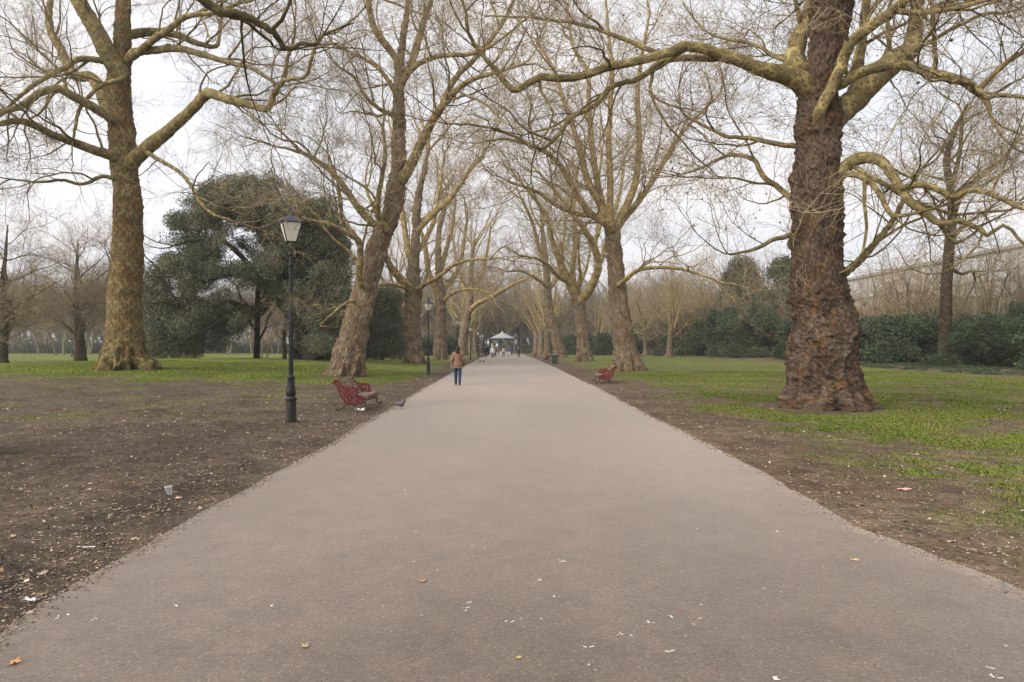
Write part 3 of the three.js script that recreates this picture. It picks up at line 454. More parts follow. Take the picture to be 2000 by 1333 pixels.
rowTree('plane tree with a V-shaped fork behind the litter bin on the right', 9.3, 79, 174, [[1142, 714, 21], [1141, 705, 17], [1140, 685, 13.5], [1139, 664, 12.2], [1135, 630, 11.2], [1131, 600, 11.5], [1127, 584, 13], [1124, 572, 9]], [
  [[[1128, 588, 10], [1109, 547, 8.4], [1094, 512, 7], [1078, 469, 6], [1066, 422, 5], [1047, 391, 4], [1023, 363, 2.6]], -5], [[[1130, 590, 10], [1152, 566, 9], [1168, 523, 8], [1160, 480, 7], [1141, 449, 6], [1105, 398, 4.6], [1055, 340, 2.6]], -9], [[[1165, 530, 6], [1180, 490, 5.4], [1192, 440, 4.6], [1210, 380, 3.6], [1220, 310, 2.4]], 5], [[[1126, 580, 7], [1118, 530, 6], [1124, 470, 5], [1120, 410, 4], [1128, 340, 2.6]], 5], [[[1112, 552, 5], [1090, 540, 4.4], [1060, 510, 3.6], [1020, 500, 2.4]], -8], [[[1160, 480, 5.4], [1172, 430, 4.6], [1168, 370, 3.6], [1176, 300, 2.4]], 2]], { crown: [3, 11, 0.5] });
rowTree('slender right-row plane tree just beyond the V-forked one', 8.6, 108, 175, [[1095, 703, 16], [1094, 695, 13], [1088, 670, 10], [1082, 645, 9], [1074, 610, 8], [1070, 586, 7.8], [1068, 543, 6.6], [1064, 495, 5.4], [1059, 449, 4]], [
  [[[1066, 520, 5], [1052, 480, 4.4], [1038, 430, 3.6], [1020, 390, 2.4]], -8], [[[1070, 570, 5], [1088, 540, 4.4], [1098, 490, 3.8], [1104, 430, 2.6]], 5], [[[1069, 560, 4], [1048, 545, 3.4], [1020, 530, 2.8], [990, 530, 1.8]], -10]], { crown: [5, 12, 0.55] });
[[0, -8.5, 146, 5.1, 1.0], [1, -8.6, 172, 0.3, 1.0], [2, -8.6, 198, 1.9, 1.0]].forEach(([k, x, d, a, s], i) => placeTree(k, x, d, a, s, ['fifth', 'sixth', 'seventh'][i] + ' plane tree in the left row, small in the distance', R0G));
[[2, 8.5, 134, 0.8, 1.02], [1, 8.6, 160, 4.4, 1.0], [0, 8.7, 188, 2.0, 1.0]].forEach(([k, x, d, a, s], i) => placeTree(k, x, d, a, s, ['fifth', 'sixth', 'seventh'][i] + ' plane tree in the right row, small in the distance', R0G));

// ---------------------------------------------------------------- leaf clusters for evergreens, shrubs and ivy
function leafCluster(seed, count, radius, len, wid, { up = 0.2, flat = 1 } = {}) {
  const r = mulberry(seed), mb = new MB(), a = V(0, 0, 0), d = V(0, 0, 0), s = V(0, 0, 0), n = V(0, 0, 0);
  for (let k = 0; k < count; k++) {
    const o = randDir(r), q = Math.cbrt(0.15 + 0.85 * r()) * radius; a.set(o.x * q, o.y * q * flat, o.z * q);
    d.copy(o).multiplyScalar(0.7).add(randDir(r).multiplyScalar(0.8)); d.y += up; d.normalize(); s.crossVectors(d, randDir(r)).normalize(); n.crossVectors(s, d).normalize();
    const L = len * (0.7 + 0.6 * r()), w = wid * (0.7 + 0.6 * r()), t = 0.75 + 0.5 * r(), c = [t, t, t * (0.85 + 0.3 * r())];
    const p0 = mb.vert(a, n, c, 0, 0), p1 = mb.vert(V(a.x + d.x * L * 0.45 + s.x * w, a.y + d.y * L * 0.45 + s.y * w + w * 0.25, a.z + d.z * L * 0.45 + s.z * w), n, c, 0, 0), p2 = mb.vert(V(a.x + d.x * L * 0.45 - s.x * w, a.y + d.y * L * 0.45 - s.y * w + w * 0.25, a.z + d.z * L * 0.45 - s.z * w), n, c, 0, 0), p3 = mb.vert(V(a.x + d.x * L, a.y + d.y * L - w * 0.2, a.z + d.z * L), n, c, 0, 0);
    mb.i.push(p0, p1, p3, p0, p3, p2);
  }
  return mb.geometry();
}
const leafMat = (c, rough = 0.55) => new THREE.MeshPhysicalMaterial({ color: lin(...c), vertexColors: true, roughness: rough, specularIntensity: 0.35, transmission: 0, side: THREE.DoubleSide });
const OAK_LEAF = [0, 1, 2].map((k) => leafCluster(300 + k, 80, 0.55, 0.15, 0.036)), SHRUB_LEAF = [0, 1].map((k) => leafCluster(320 + k, 60, 0.42, 0.2, 0.05)), YEW_LEAF = [0, 1].map((k) => leafCluster(330 + k, 80, 0.45, 0.22, 0.022, { up: 0.35 }));
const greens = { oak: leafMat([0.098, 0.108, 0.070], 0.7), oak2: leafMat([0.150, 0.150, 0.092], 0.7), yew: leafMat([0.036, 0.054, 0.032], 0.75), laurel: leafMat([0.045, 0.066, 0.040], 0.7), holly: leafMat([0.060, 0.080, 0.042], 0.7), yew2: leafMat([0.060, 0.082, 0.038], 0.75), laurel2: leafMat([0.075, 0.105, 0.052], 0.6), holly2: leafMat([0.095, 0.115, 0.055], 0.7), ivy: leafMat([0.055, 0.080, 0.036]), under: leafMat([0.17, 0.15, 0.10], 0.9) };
const clumpBox = (list, c, rad, n, r, hollow = 0.35, size = 1) => { for (let k = 0; k < n; k++) { const o = randDir(r), q = Math.pow(hollow + (1 - hollow) * r(), 0.6); const s = size * (0.7 + 0.7 * r()); list.push(new THREE.Matrix4().compose(V(c.x + o.x * rad.x * q, c.y + o.y * rad.y * q, c.z + o.z * rad.z * q), new THREE.Quaternion().setFromEuler(new THREE.Euler(r() * 6, r() * 6, r() * 6)), V(s, s, s))); } };

{ // the large spreading evergreen oak on the left
  const d = 60, foot = at(608, 700, d), b = onGround(foot.x, d), t = new BareTree({ name: 'evergreen_oak', label: 'broad dark evergreen oak spreading left over the lawn behind the lamp post', base: b, seed: 81, tone: 'dark', limbTone: 0.17, spacing: 9, up: 0.02 }), r = t.r;
  const T = [[612, 706, 26], [608, 698, 20], [600, 675, 16], [588, 640, 15], [572, 612, 14], [556, 590, 11]]; t.trunk(T.map(([x, y]) => at(x, y, d)), T.map(([, , w]) => w * d / FOCAL), { step: 0.2, sides: 28, burr: 0.6, flare: 0.3, mat: roughBark });
  const limbs = [[[560, 598, 10], [530, 590, 9], [500, 606, 7], [470, 600, 6], [440, 620, 5], [400, 645, 4], [360, 660, 2.5]], [[565, 602, 11], [545, 575, 9], [505, 552, 8], [470, 530, 6], [430, 540, 5], [390, 550, 4], [330, 540, 2.5]], [[572, 612, 12], [560, 560, 10], [530, 500, 8], [505, 450, 7], [480, 420, 5], [450, 390, 4], [420, 380, 2.5]], [[570, 608, 10], [556, 540, 8], [545, 480, 7], [540, 430, 5], [530, 390, 4], [525, 360, 2.5]], [[505, 552, 6], [470, 500, 5], [430, 470, 4], [380, 470, 3], [340, 480, 2]], [[595, 650, 11], [625, 600, 9], [640, 540, 7], [650, 490, 5], [640, 450, 3]], [[480, 604, 5], [450, 590, 4.5], [410, 600, 4], [360, 600, 3], [320, 590, 2]]];
  limbs.forEach((l, i) => t.traced(l, d - 0.5, d + [-4, -5, 2, 4, -3, 3, -6][i], { mat: branchBark }));
  const groups = [[], [], []];
  const env = [[284, 560], [300, 500], [345, 480], [348, 430], [365, 390], [400, 365], [450, 350], [510, 352], [560, 362], [600, 378], [645, 405], [668, 470], [672, 560], [662, 640], [640, 688], [604, 680], [575, 615], [540, 588], [490, 606], [446, 655], [402, 688], [340, 704], [295, 694], [283, 640]];
  const within = (x, y) => { let c = false; for (let i = 0, k = env.length - 1; i < env.length; k = i++) if ((env[i][1] > y) !== (env[k][1] > y) && x < (env[k][0] - env[i][0]) * (y - env[i][1]) / (env[k][1] - env[i][1]) + env[i][0]) c = !c; return c; };
  for (let n = 0, tries = 0; n < 460 && tries < 9000; tries++) {
    const px = 270 + r() * 420, py = 340 + r() * 372; if (!within(px, py)) continue;
    const hole = Math.exp(-(((px - 470) / 55) ** 2) - (((py - 575) / 34) ** 2)) + 0.55 * Math.exp(-(((px - 470) / 70) ** 2) - (((py - 480) / 26) ** 2)) + 0.5 * Math.exp(-(((px - 350) / 40) ** 2) - (((py - 575) / 16) ** 2)); if (r() < hole * 1.5 || n2(px * 0.026, py * 0.034) + 0.42 < r() * 0.9) continue; n++;
    const q = 8 + r() * 16, lot = []; clumpBox(lot, at(px, py, d + (r() - 0.5) * 11 - 1).sub(b), V(q * 1.35 * d / FOCAL, q * 0.75 * d / FOCAL, q * 1.3 * d / FOCAL), 7 + Math.floor(q * 0.5), r, 0.1, 0.9); lot.forEach((m) => groups[Math.floor(r() * 3)].push(m));
  }
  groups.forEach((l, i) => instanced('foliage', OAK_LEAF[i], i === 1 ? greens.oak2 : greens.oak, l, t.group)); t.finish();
}
// evergreen bodies made of clumps round a short stem
function evergreen(name, label, category, x, d, { h, w, deep = w, kind = 'laurel', clumps = 14, seed, leaf = SHRUB_LEAF, per = 26, cone = 0.3, group, low = 0.05, size = 1 }) {
  const b = onGround(x, d), o = thing(name, label, category, [b.x, b.y, b.z], 0, group), r = mulberry(seed), l = [[], []], stem = new MB();
  for (let k = 0; k < 5; k++) { const a = r() * 6.28, P = [V(0, -0.2, 0), V(Math.cos(a) * w * 0.1, h * 0.3, Math.sin(a) * w * 0.1), V(Math.cos(a) * w * 0.25, h * 0.75, Math.sin(a) * w * 0.2)]; stem.tube(P, [0.03 + h * 0.012, h * 0.009, 0.02], 6, () => [0.09, 0.07, 0.055]); }
  mesh(category === 'tree' ? 'trunk' : 'stems', stem.geometry(), branchBark, o);
  for (let k = 0; k < clumps; k++) { const y = lerp(low, 0.92, (k + 0.5) / clumps), a = r() * 6.28, q = Math.sqrt(r()) * 0.72 * (1 - cone * y) * (y > 0.75 ? 1 - (y - 0.75) * 2 : 1), cr = V(w * (0.16 + 0.12 * r()), h * (0.10 + 0.08 * r()), deep * (0.16 + 0.12 * r())); clumpBox(l[k % 2], V(Math.cos(a) * q * w * 0.62, Math.max(y * h, cr.y * 0.6), Math.sin(a) * q * deep * 0.62), cr, per, r, 0.3, size); }
  for (let k = 0; k < clumps * 0.7; k++) { const a = r() * 6.28, q = Math.sqrt(r()) * 0.85, y = h * (0.62 + 0.5 * r()) * (1 - cone * q * 0.5); clumpBox(l[k % 2], V(Math.cos(a) * q * w * 0.5, y, Math.sin(a) * q * deep * 0.5), V(w * 0.05, h * (0.05 + 0.06 * r()), deep * 0.05), 6, r, 0.1, size * 0.8); }
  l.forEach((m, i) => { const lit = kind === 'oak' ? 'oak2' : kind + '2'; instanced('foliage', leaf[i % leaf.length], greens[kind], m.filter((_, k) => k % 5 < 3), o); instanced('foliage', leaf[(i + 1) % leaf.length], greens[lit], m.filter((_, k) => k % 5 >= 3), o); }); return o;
}

// ---------------------------------------------------------------- lawn trees, thickets, shrubs, far woodland
// slender lawn trees
function lawnTree(label, name, trace, d, seed, { tone = 'dark', limbTone = 0.6, count = 5, len = 6, sides = 20, limbs = [], lean = 0.9, from = 0.45, spacing = 1.1, far = true, group, sprayScale = 1.5 } = {}) {
  const foot = at(trace[0][0], trace[0][1], d), b = onGround(foot.x, d), t = new BareTree({ name, label, base: b, seed, tone, limbTone, far, spacing, sprayScale, group, up: 0.04, minR: 0.014, minY: 1.5 });
  const P = trace.map(([x, y]) => at(x, y, d)), R = trace.map(([, , w]) => w * d / FOCAL); P[0].y = b.y - 0.2; t.trunk(P, R, { step: 0.18, sides, burr: 0.5, flare: 0.25, flareH: 0.4, mat: smoothBark });
  limbs.forEach((l) => t.traced(l, d, d + (t.r() - 0.5) * 6));
  const { P: TP, R: TR } = t.trunkLine; for (let k = 0; k < count; k++) { const f = lerp(from, 0.97, (k + 0.3) / count), i = Math.floor(f * (TP.length - 1)), az = k * 2.4 + t.r(); t.limb(t.grow(TP[i], V(Math.cos(az) * lean, 0.55 + t.r() * 0.5, Math.sin(az) * lean).normalize(), len * (1.15 - 0.5 * f) * (0.7 + 0.6 * t.r()), TR[i] * 0.5, 0.014, { wiggle: 0.16, up: 0.04 }), {}); }
  return t.finish();
}
lawnTree('slim dark grey tree standing in front of the evergreen hedge at far right', 'park_tree', [[1842, 728, 13.5], [1844, 700, 12], [1847, 640, 11], [1849, 560, 10], [1855, 480, 9], [1860, 425, 8.4], [1857, 370, 7], [1850, 310, 6], [1864, 260, 4.4], [1890, 205, 3]], 52, 131, { tone: 'dark', limbTone: 0.5, count: 9, len: 5, limbs: [[[1858, 430, 6], [1885, 370, 5], [1925, 340, 4], [1968, 300, 3], [2000, 250, 2]], [[1850, 520, 4], [1878, 535, 3], [1900, 530, 2.4], [1905, 545, 1.6]], [[1857, 370, 5], [1875, 300, 4], [1880, 230, 3]]], far: false, spacing: 1.3, sprayScale: 1.3 });
lawnTree('bare lawn tree with a forked trunk standing alone on the far left field', 'park_tree', [[157, 708, 12], [157, 690, 10], [154, 650, 8], [150, 610, 6.5], [148, 560, 4.4], [150, 510, 2.4], [152, 470, 0.8]], 84, 132, { limbs: [[[158, 650, 6], [165, 620, 5], [185, 600, 4], [205, 560, 3], [215, 520, 2]]], count: 16, len: 8, from: 0.25, limbTone: 0.62, spacing: 0.9 });
lawnTree('bare tree cut by the left frame edge on the far field', 'park_tree', [[2, 716, 14], [2, 700, 11], [5, 660, 9], [8, 610, 7], [4, 560, 5], [10, 500, 3], [14, 440, 1.0]], 72, 133, { count: 17, len: 8, from: 0.25, limbTone: 0.62, spacing: 0.9 });
lawnTree('thin dark straight tree standing under the evergreen oak', 'park_tree', [[500, 703, 7], [501, 690, 5.8], [502, 640, 5.4], [503, 590, 5], [504, 540, 4], [505, 490, 2.5]], 63, 134, { count: 7, len: 4.5, from: 0.25, limbTone: 0.35 });
lawnTree('small sapling trunk on the lawn left of the evergreen oak trunk', 'park_tree', [[555, 700, 5], [555, 690, 4], [554, 660, 3.4], [556, 620, 2.4], [555, 590, 1.4]], 72, 135, { count: 6, len: 3, from: 0.35, limbTone: 0.5 });

// more trees behind both rows
const woodG = 'bare woodland trees behind the avenue rows';
let wr = mulberry(900);
placeTree(2, -14.3, 91, 1.1, 0.95, 'plane tree half hidden between the leaning tree and the next trunk', R0G);
[[-20, 108], [-28, 98], [-22, 140], [-30, 122], [-26, 170], [-36, 150]].forEach(([x, d]) => placeTree(Math.floor(wr() * 3), x + wr() * 2, d + wr() * 5, wr() * 6.28, 0.72 + wr() * 0.22, 'bare woodland tree behind the left avenue row', woodG));
[[20, 118], [25, 106], [27, 132], [22, 160], [33, 122], [30, 172], [37, 145], [44, 118]].forEach(([x, d]) => placeTree(Math.floor(wr() * 3), x + wr() * 2, d + wr() * 5, wr() * 6.28, 0.72 + wr() * 0.22, 'bare woodland tree behind the right avenue row', woodG));

// brown many-stemmed thicket on the right, between lawn and evergreen shrubs
function thicketModel(seed, twig) {
  const t = new BareTree({ name: 'thicket_bush', label: 'x', base: V(0, 0, 0), seed, tone: 'plane', limbTone: 0.85, warm: 0.05, far: true, spacing: 0.95, sprayScale: 1.35, minR: 0.015, up: 0.03, twig, minY: 0.3 }), r = t.r;
  for (let k = 0; k < 9; k++) { const a = r() * 6.28, l = 0.25 + 0.5 * r(), s = V(Math.cos(a) * 0.4, -0.2, Math.sin(a) * 0.4); t.limb(t.grow(s, V(Math.cos(a) * l, 1, Math.sin(a) * l).normalize(), 5 + 3 * r(), 0.06, 0.012, { wiggle: 0.12, up: 0.02 }), { from: 0.12, name: 'stem' }); }
  return t.finish();
}
const thickets = [thicketModel(141, 1), thicketModel(142, 0)], usedT = [false, false];
function placeThicket(x, d, s, label, group) { const k = Math.floor(wr() * 2); let o = thickets[k]; if (usedT[k]) { o = o.clone(); o.name = numbered('thicket_bush'); scene.add(o); } usedT[k] = true; o.position.set(x, groundH(x, d), -d); o.rotation.y = wr() * 6.28; o.scale.set(s, s * (0.9 + 0.3 * wr()), s); tag(o, label, 'bush', group); }
[[30, 128], [32, 112], [29, 150], [35, 98], [38, 90], [41, 106], [44, 84], [37, 134], [45, 70], [40, 120], [47, 60], [26, 168], [31, 172], [46, 95], [43, 58], [46, 66], [39, 57], [44, 53], [41, 72], [38, 66], [46, 59], [44, 76], [47, 74], [42, 68], [47, 84], [34, 118], [38, 126], [36, 108], [33, 140]].forEach(([x, d]) => placeThicket(x, d, 1.1 + wr() * 0.75, 'brown leafless thicket bush among the evergreens on the right', 'leafless bushes on the right'));
[[31, 104], [29, 116], [33, 126], [28, 138], [35, 112], [30, 146], [37, 100], [27, 158]].forEach(([x, d]) => placeThicket(x + 3, d, 2.0 + wr() * 0.5, 'tall brown leafless thicket left of the burred plane tree', 'tall leafless thicket on the right'));
[[-30, 100], [-20, 118], [-26, 128], [-38, 108], [-14, 150], [-20, 176]].forEach(([x, d]) => placeThicket(x, d, 0.8 + wr() * 0.4, 'brown leafless thicket bush behind the left avenue row', 'leafless bushes on the left'));
[[20, 192], [14, 200], [-14, 200], [25, 200]].forEach(([x, d]) => placeThicket(x, d, 1 + wr() * 0.4, 'leafless bush at the far end of the avenue near the pavilion', 'leafless bushes at the far end'));

// evergreen shrubs and trees
const shrubG = 'dark evergreen shrubs bordering the right lawn';
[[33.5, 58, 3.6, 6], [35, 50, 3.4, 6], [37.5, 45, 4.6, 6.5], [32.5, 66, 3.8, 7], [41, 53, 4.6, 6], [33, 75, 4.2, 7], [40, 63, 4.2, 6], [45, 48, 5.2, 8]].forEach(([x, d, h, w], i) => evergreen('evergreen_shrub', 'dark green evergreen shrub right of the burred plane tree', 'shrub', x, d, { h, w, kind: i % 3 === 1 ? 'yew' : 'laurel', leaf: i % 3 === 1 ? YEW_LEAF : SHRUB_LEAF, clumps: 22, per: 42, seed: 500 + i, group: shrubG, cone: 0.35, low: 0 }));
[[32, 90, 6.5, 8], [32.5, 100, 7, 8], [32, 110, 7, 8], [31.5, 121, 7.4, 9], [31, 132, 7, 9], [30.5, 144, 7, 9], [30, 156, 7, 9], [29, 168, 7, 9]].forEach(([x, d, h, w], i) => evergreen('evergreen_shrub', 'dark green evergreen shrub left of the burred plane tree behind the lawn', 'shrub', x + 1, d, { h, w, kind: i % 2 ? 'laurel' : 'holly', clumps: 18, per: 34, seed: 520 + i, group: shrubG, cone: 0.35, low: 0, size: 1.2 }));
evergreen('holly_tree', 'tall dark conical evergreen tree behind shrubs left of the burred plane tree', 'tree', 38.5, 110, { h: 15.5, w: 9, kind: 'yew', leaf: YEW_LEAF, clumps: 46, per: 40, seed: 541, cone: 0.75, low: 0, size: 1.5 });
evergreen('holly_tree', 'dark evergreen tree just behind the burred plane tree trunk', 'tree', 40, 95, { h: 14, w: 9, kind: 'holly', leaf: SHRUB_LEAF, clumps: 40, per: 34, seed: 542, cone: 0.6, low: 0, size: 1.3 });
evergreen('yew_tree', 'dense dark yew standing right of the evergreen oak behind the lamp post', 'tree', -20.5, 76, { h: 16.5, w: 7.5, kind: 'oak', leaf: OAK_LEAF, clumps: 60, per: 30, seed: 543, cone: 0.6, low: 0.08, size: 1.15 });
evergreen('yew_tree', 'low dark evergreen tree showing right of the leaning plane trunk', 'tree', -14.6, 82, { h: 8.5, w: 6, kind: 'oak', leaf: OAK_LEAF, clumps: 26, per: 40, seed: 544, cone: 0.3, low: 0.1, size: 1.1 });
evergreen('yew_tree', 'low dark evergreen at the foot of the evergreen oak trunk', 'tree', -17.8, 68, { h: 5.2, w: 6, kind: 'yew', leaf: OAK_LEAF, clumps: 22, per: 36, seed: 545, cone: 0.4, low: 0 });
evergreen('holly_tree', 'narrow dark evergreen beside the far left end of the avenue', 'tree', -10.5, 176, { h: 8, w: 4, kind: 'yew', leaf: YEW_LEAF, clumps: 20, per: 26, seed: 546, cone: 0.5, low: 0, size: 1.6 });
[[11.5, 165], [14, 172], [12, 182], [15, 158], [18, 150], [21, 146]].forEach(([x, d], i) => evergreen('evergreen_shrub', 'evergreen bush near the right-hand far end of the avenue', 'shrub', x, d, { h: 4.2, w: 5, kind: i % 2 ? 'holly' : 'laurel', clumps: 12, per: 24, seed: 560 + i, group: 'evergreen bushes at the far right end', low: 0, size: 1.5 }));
[[-13, 150], [-16, 142], [-19, 132], [-24, 150]].forEach(([x, d], i) => evergreen('evergreen_shrub', 'evergreen bush behind the far trunks of the left row', 'shrub', x, d, { h: 3.6, w: 5, kind: 'holly', clumps: 12, per: 24, seed: 570 + i, group: 'evergreen bushes at the far left end', low: 0, size: 1.5 }));
{ // ivy carpet and fallen leaves under the right hedge
  const r = mulberry(610), l = [], b = [];
  for (let k = 0; k < 1300; k++) { const x = 27 + r() * 9, d = 36 + r() * 22, w = fbm2(x * 0.4, d * 0.4, 3); if (w < 0.0 || x + d * 0.05 < 29.5) continue; const s = 0.5 + r() * 0.3; l.push(new THREE.Matrix4().compose(V(x, groundH(x, d) + 0.04, -d), new THREE.Quaternion().setFromEuler(new THREE.Euler(0, r() * 6, 0)), V(s, s * 0.35, s))); }
  tag(instanced('ivy', SHRUB_LEAF[0], greens.ivy, l, scene), 'low ivy ground cover below the right-hand evergreen hedge', 'ivy');
}
{ // far woodland beyond the playing field and behind the pavilion: one grey-brown mass
  const farTree = (seed) => { const r = mulberry(seed), mb = new MB(), col = limbColour(0.42, 0), rec = (p, d, L, r0, lev) => { const n = 4, P = [p.clone()], R = [r0], q = d.clone(); for (let k = 1; k <= n; k++) { q.addScaledVector(randDir(r), 0.22); q.y += 0.06; q.normalize(); P.push(P[k - 1].clone().addScaledVector(q, L / n)); R.push(lerp(r0, r0 * 0.4, k / n)); } mb.tube(P, R, lev < 1 ? 6 : 3, col, null, false); if (lev < 4) { const m = [12, 7, 5, 3][lev]; for (let k = 0; k < m; k++) { const f = lerp(0.18, 1, (k + r()) / m), i = Math.min(n, Math.round(f * n)), o = randDir(r); o.y = Math.abs(o.y) * 0.6; rec(P[i], q.clone().multiplyScalar(0.55).add(o.multiplyScalar(0.9)).normalize(), L * [0.55, 0.55, 0.5, 0.5][lev], Math.max(R[i] * 0.5, 0.02), lev + 1); } } }; rec(V(0, 0, 0), UP, 11, 0.26, 0); return mb.geometry(); };
  const g = [farTree(1), farTree(2)], l = [[], []], r = mulberry(77), put = (x, d, s) => l[Math.floor(r() * 2)].push(new THREE.Matrix4().compose(V(x, groundH(x, d) - 0.1, -d), new THREE.Quaternion().setFromAxisAngle(UP, r() * 6.28), V(s, s * (0.8 + 0.4 * r()), s)));
  for (let k = 0; k < 150; k++) put(-330 + k * 1.75 + r() * 3, 205 + r() * 50 + (k < 40 ? -20 : 0), 0.95 + r() * 0.55);
  for (let k = 0; k < 90; k++) put(-70 + k * 1.7 + r() * 3, 215 + r() * 55, 1.1 + r() * 0.6);
  for (let k = 0; k < 24; k++) put(-60 - r() * 60, 150 + r() * 50, 0.9 + r() * 0.4);
  for (let k = 0; k < 70; k++) put(-38 + k * 1.1 + r() * 2, 196 + r() * 18, 0.7 + r() * 0.5);
  const u = [[], []]; for (let k = 0; k < 5200; k++) { const x = -330 + r() * 470, d = 200 + r() * 16, y = r() * r() * 7, s = 2 + r() * 1.6; if (Math.abs(x) < 4 && d < 206) continue; u[k % 2].push(new THREE.Matrix4().compose(V(x, groundH(x, d) + y, -d - y), new THREE.Quaternion().setFromEuler(new THREE.Euler(r() * 6, r() * 6, 0)), V(s, s, s))); }
  u.forEach((m, i) => tag(instanced(numbered('far_undergrowth'), i ? SHRUB_LEAF[0] : OAK_LEAF[0], i ? greens.under : greens.oak, m, scene), i ? 'grey-brown undergrowth along the far woodland edge' : 'dull green undergrowth along the far woodland edge', 'undergrowth'));
  l.forEach((m, i) => tag(instanced(numbered('far_woodland'), g[i], branchBark, m, scene), i ? 'hazy bare woodland on the horizon, the thinner trees' : 'hazy bare woodland on the horizon, the fuller trees', 'woodland'));
}
{ // clipped hedge along the far side of the field
  const r = mulberry(620), o = thing('far_hedge', 'long low dark hedge along the far side of the playing field', 'hedge', [-130, 0, -196], 0), l = [];
  for (let x = -120; x < 105; x += 0.7) for (let k = 0; k < 5; k++) { const s = 1.6 + r() * 0.8; l.push(new THREE.Matrix4().compose(V(x + r(), 0.3 + k * 0.45 + r() * 0.3, (r() - 0.5) * 1.6), new THREE.Quaternion().setFromEuler(new THREE.Euler(r() * 6, r() * 6, 0)), V(s, s * 0.8, s))); }
  instanced('foliage', SHRUB_LEAF[1], greens.laurel, l, o);
  const mb = new MB(); for (let x = -120; x < 105; x += 6) mb.tube([V(x, -0.2, 0), V(x + 0.2, 1.8, 0)], [0.08, 0.04], 5, () => [0.1, 0.08, 0.06]); mesh('stems', mb.geometry(), branchBark, o);
}
// ---------------------------------------------------------------- pale office building behind the right hedge
{
  const X = 50, d0 = 30, d1 = 112, H = 11, o = thing('office_building', 'long pale flat-roofed building behind the evergreen hedge on the right', 'building', [X, groundH(X, 70), -(d0 + d1) / 2]), L = d1 - d0, z = (d) => (d0 + d1) / 2 - d;
  const wallM = std(lin(0.56, 0.58, 0.61), 0.8), trimM = std(lin(0.36, 0.37, 0.36), 0.6), frameM = std(lin(0.75, 0.76, 0.76), 0.5), glassM = new THREE.MeshPhysicalMaterial({ color: lin(0.10, 0.20, 0.22), roughness: 0.08, metalness: 0.0, specularIntensity: 1 });
  const box = (name, sx, sy, sz, x, y, zz, m, par = o) => { const q = mesh(name, new THREE.BoxGeometry(sx, sy, sz), m, par); q.position.set(x, y, zz); return q; };
  const body = new THREE.Shape([new THREE.Vector2(-L / 2, 0), new THREE.Vector2(L / 2, 0), new THREE.Vector2(L / 2, H), new THREE.Vector2(-L / 2, H)]), wins = [];
  for (let d = d0 + 2; d < d1 - 4; d += 3.7) for (const [y0, y1] of [[1.2, 3.0], [4.9, 6.8]]) { wins.push([d, y0, y1]); const h = new THREE.Path(); h.moveTo(z(d), y0); h.lineTo(z(d), y1); h.lineTo(z(d + 3.1), y1); h.lineTo(z(d + 3.1), y0); body.holes.push(h); }
  const wg = new THREE.ExtrudeGeometry(body, { depth: 0.4, bevelEnabled: false }); wg.rotateY(-Math.PI / 2); mesh('wall', wg, wallM, o).position.x = 0.4;
  box('core_wall', 11, H - 0.02, L - 0.02, 6.6, H / 2, 0, std(lin(0.4, 0.4, 0.39), 0.9));
  box('roof', 12.6, 0.35, L + 0.8, 6.0, H + 0.18, 0, trimM); box('string_course', 0.12, 0.22, L + 0.1, -0.06, 8.2, 0, trimM);
  for (const d of [42, 55, 68, 81, 94]) box('downpipe', 0.16, H - 0.4, 0.3, -0.1, H / 2 - 0.1, z(d - 0.4), trimM);
  for (const [d, y0, y1] of wins) { const w = box('window', 0.10, 0.10, 3.1, 0.06, y1 - 0.05, z(d + 1.55), frameM); box('sill', 0.2, 0.08, 3.1, 0.0, -(y1 - y0) + 0.09, 0, frameM, w); for (let k = 0; k < 2; k++) { box('pane', 0.03, y1 - y0 - 0.2, 1.48, 0.06, -(y1 - y0) / 2 + 0.05, (k - 0.5) * 1.55, glassM, w); } box('mullion', 0.1, y1 - y0 - 0.2, 0.07, 0, -(y1 - y0) / 2 + 0.05, 0, frameM, w); }
}
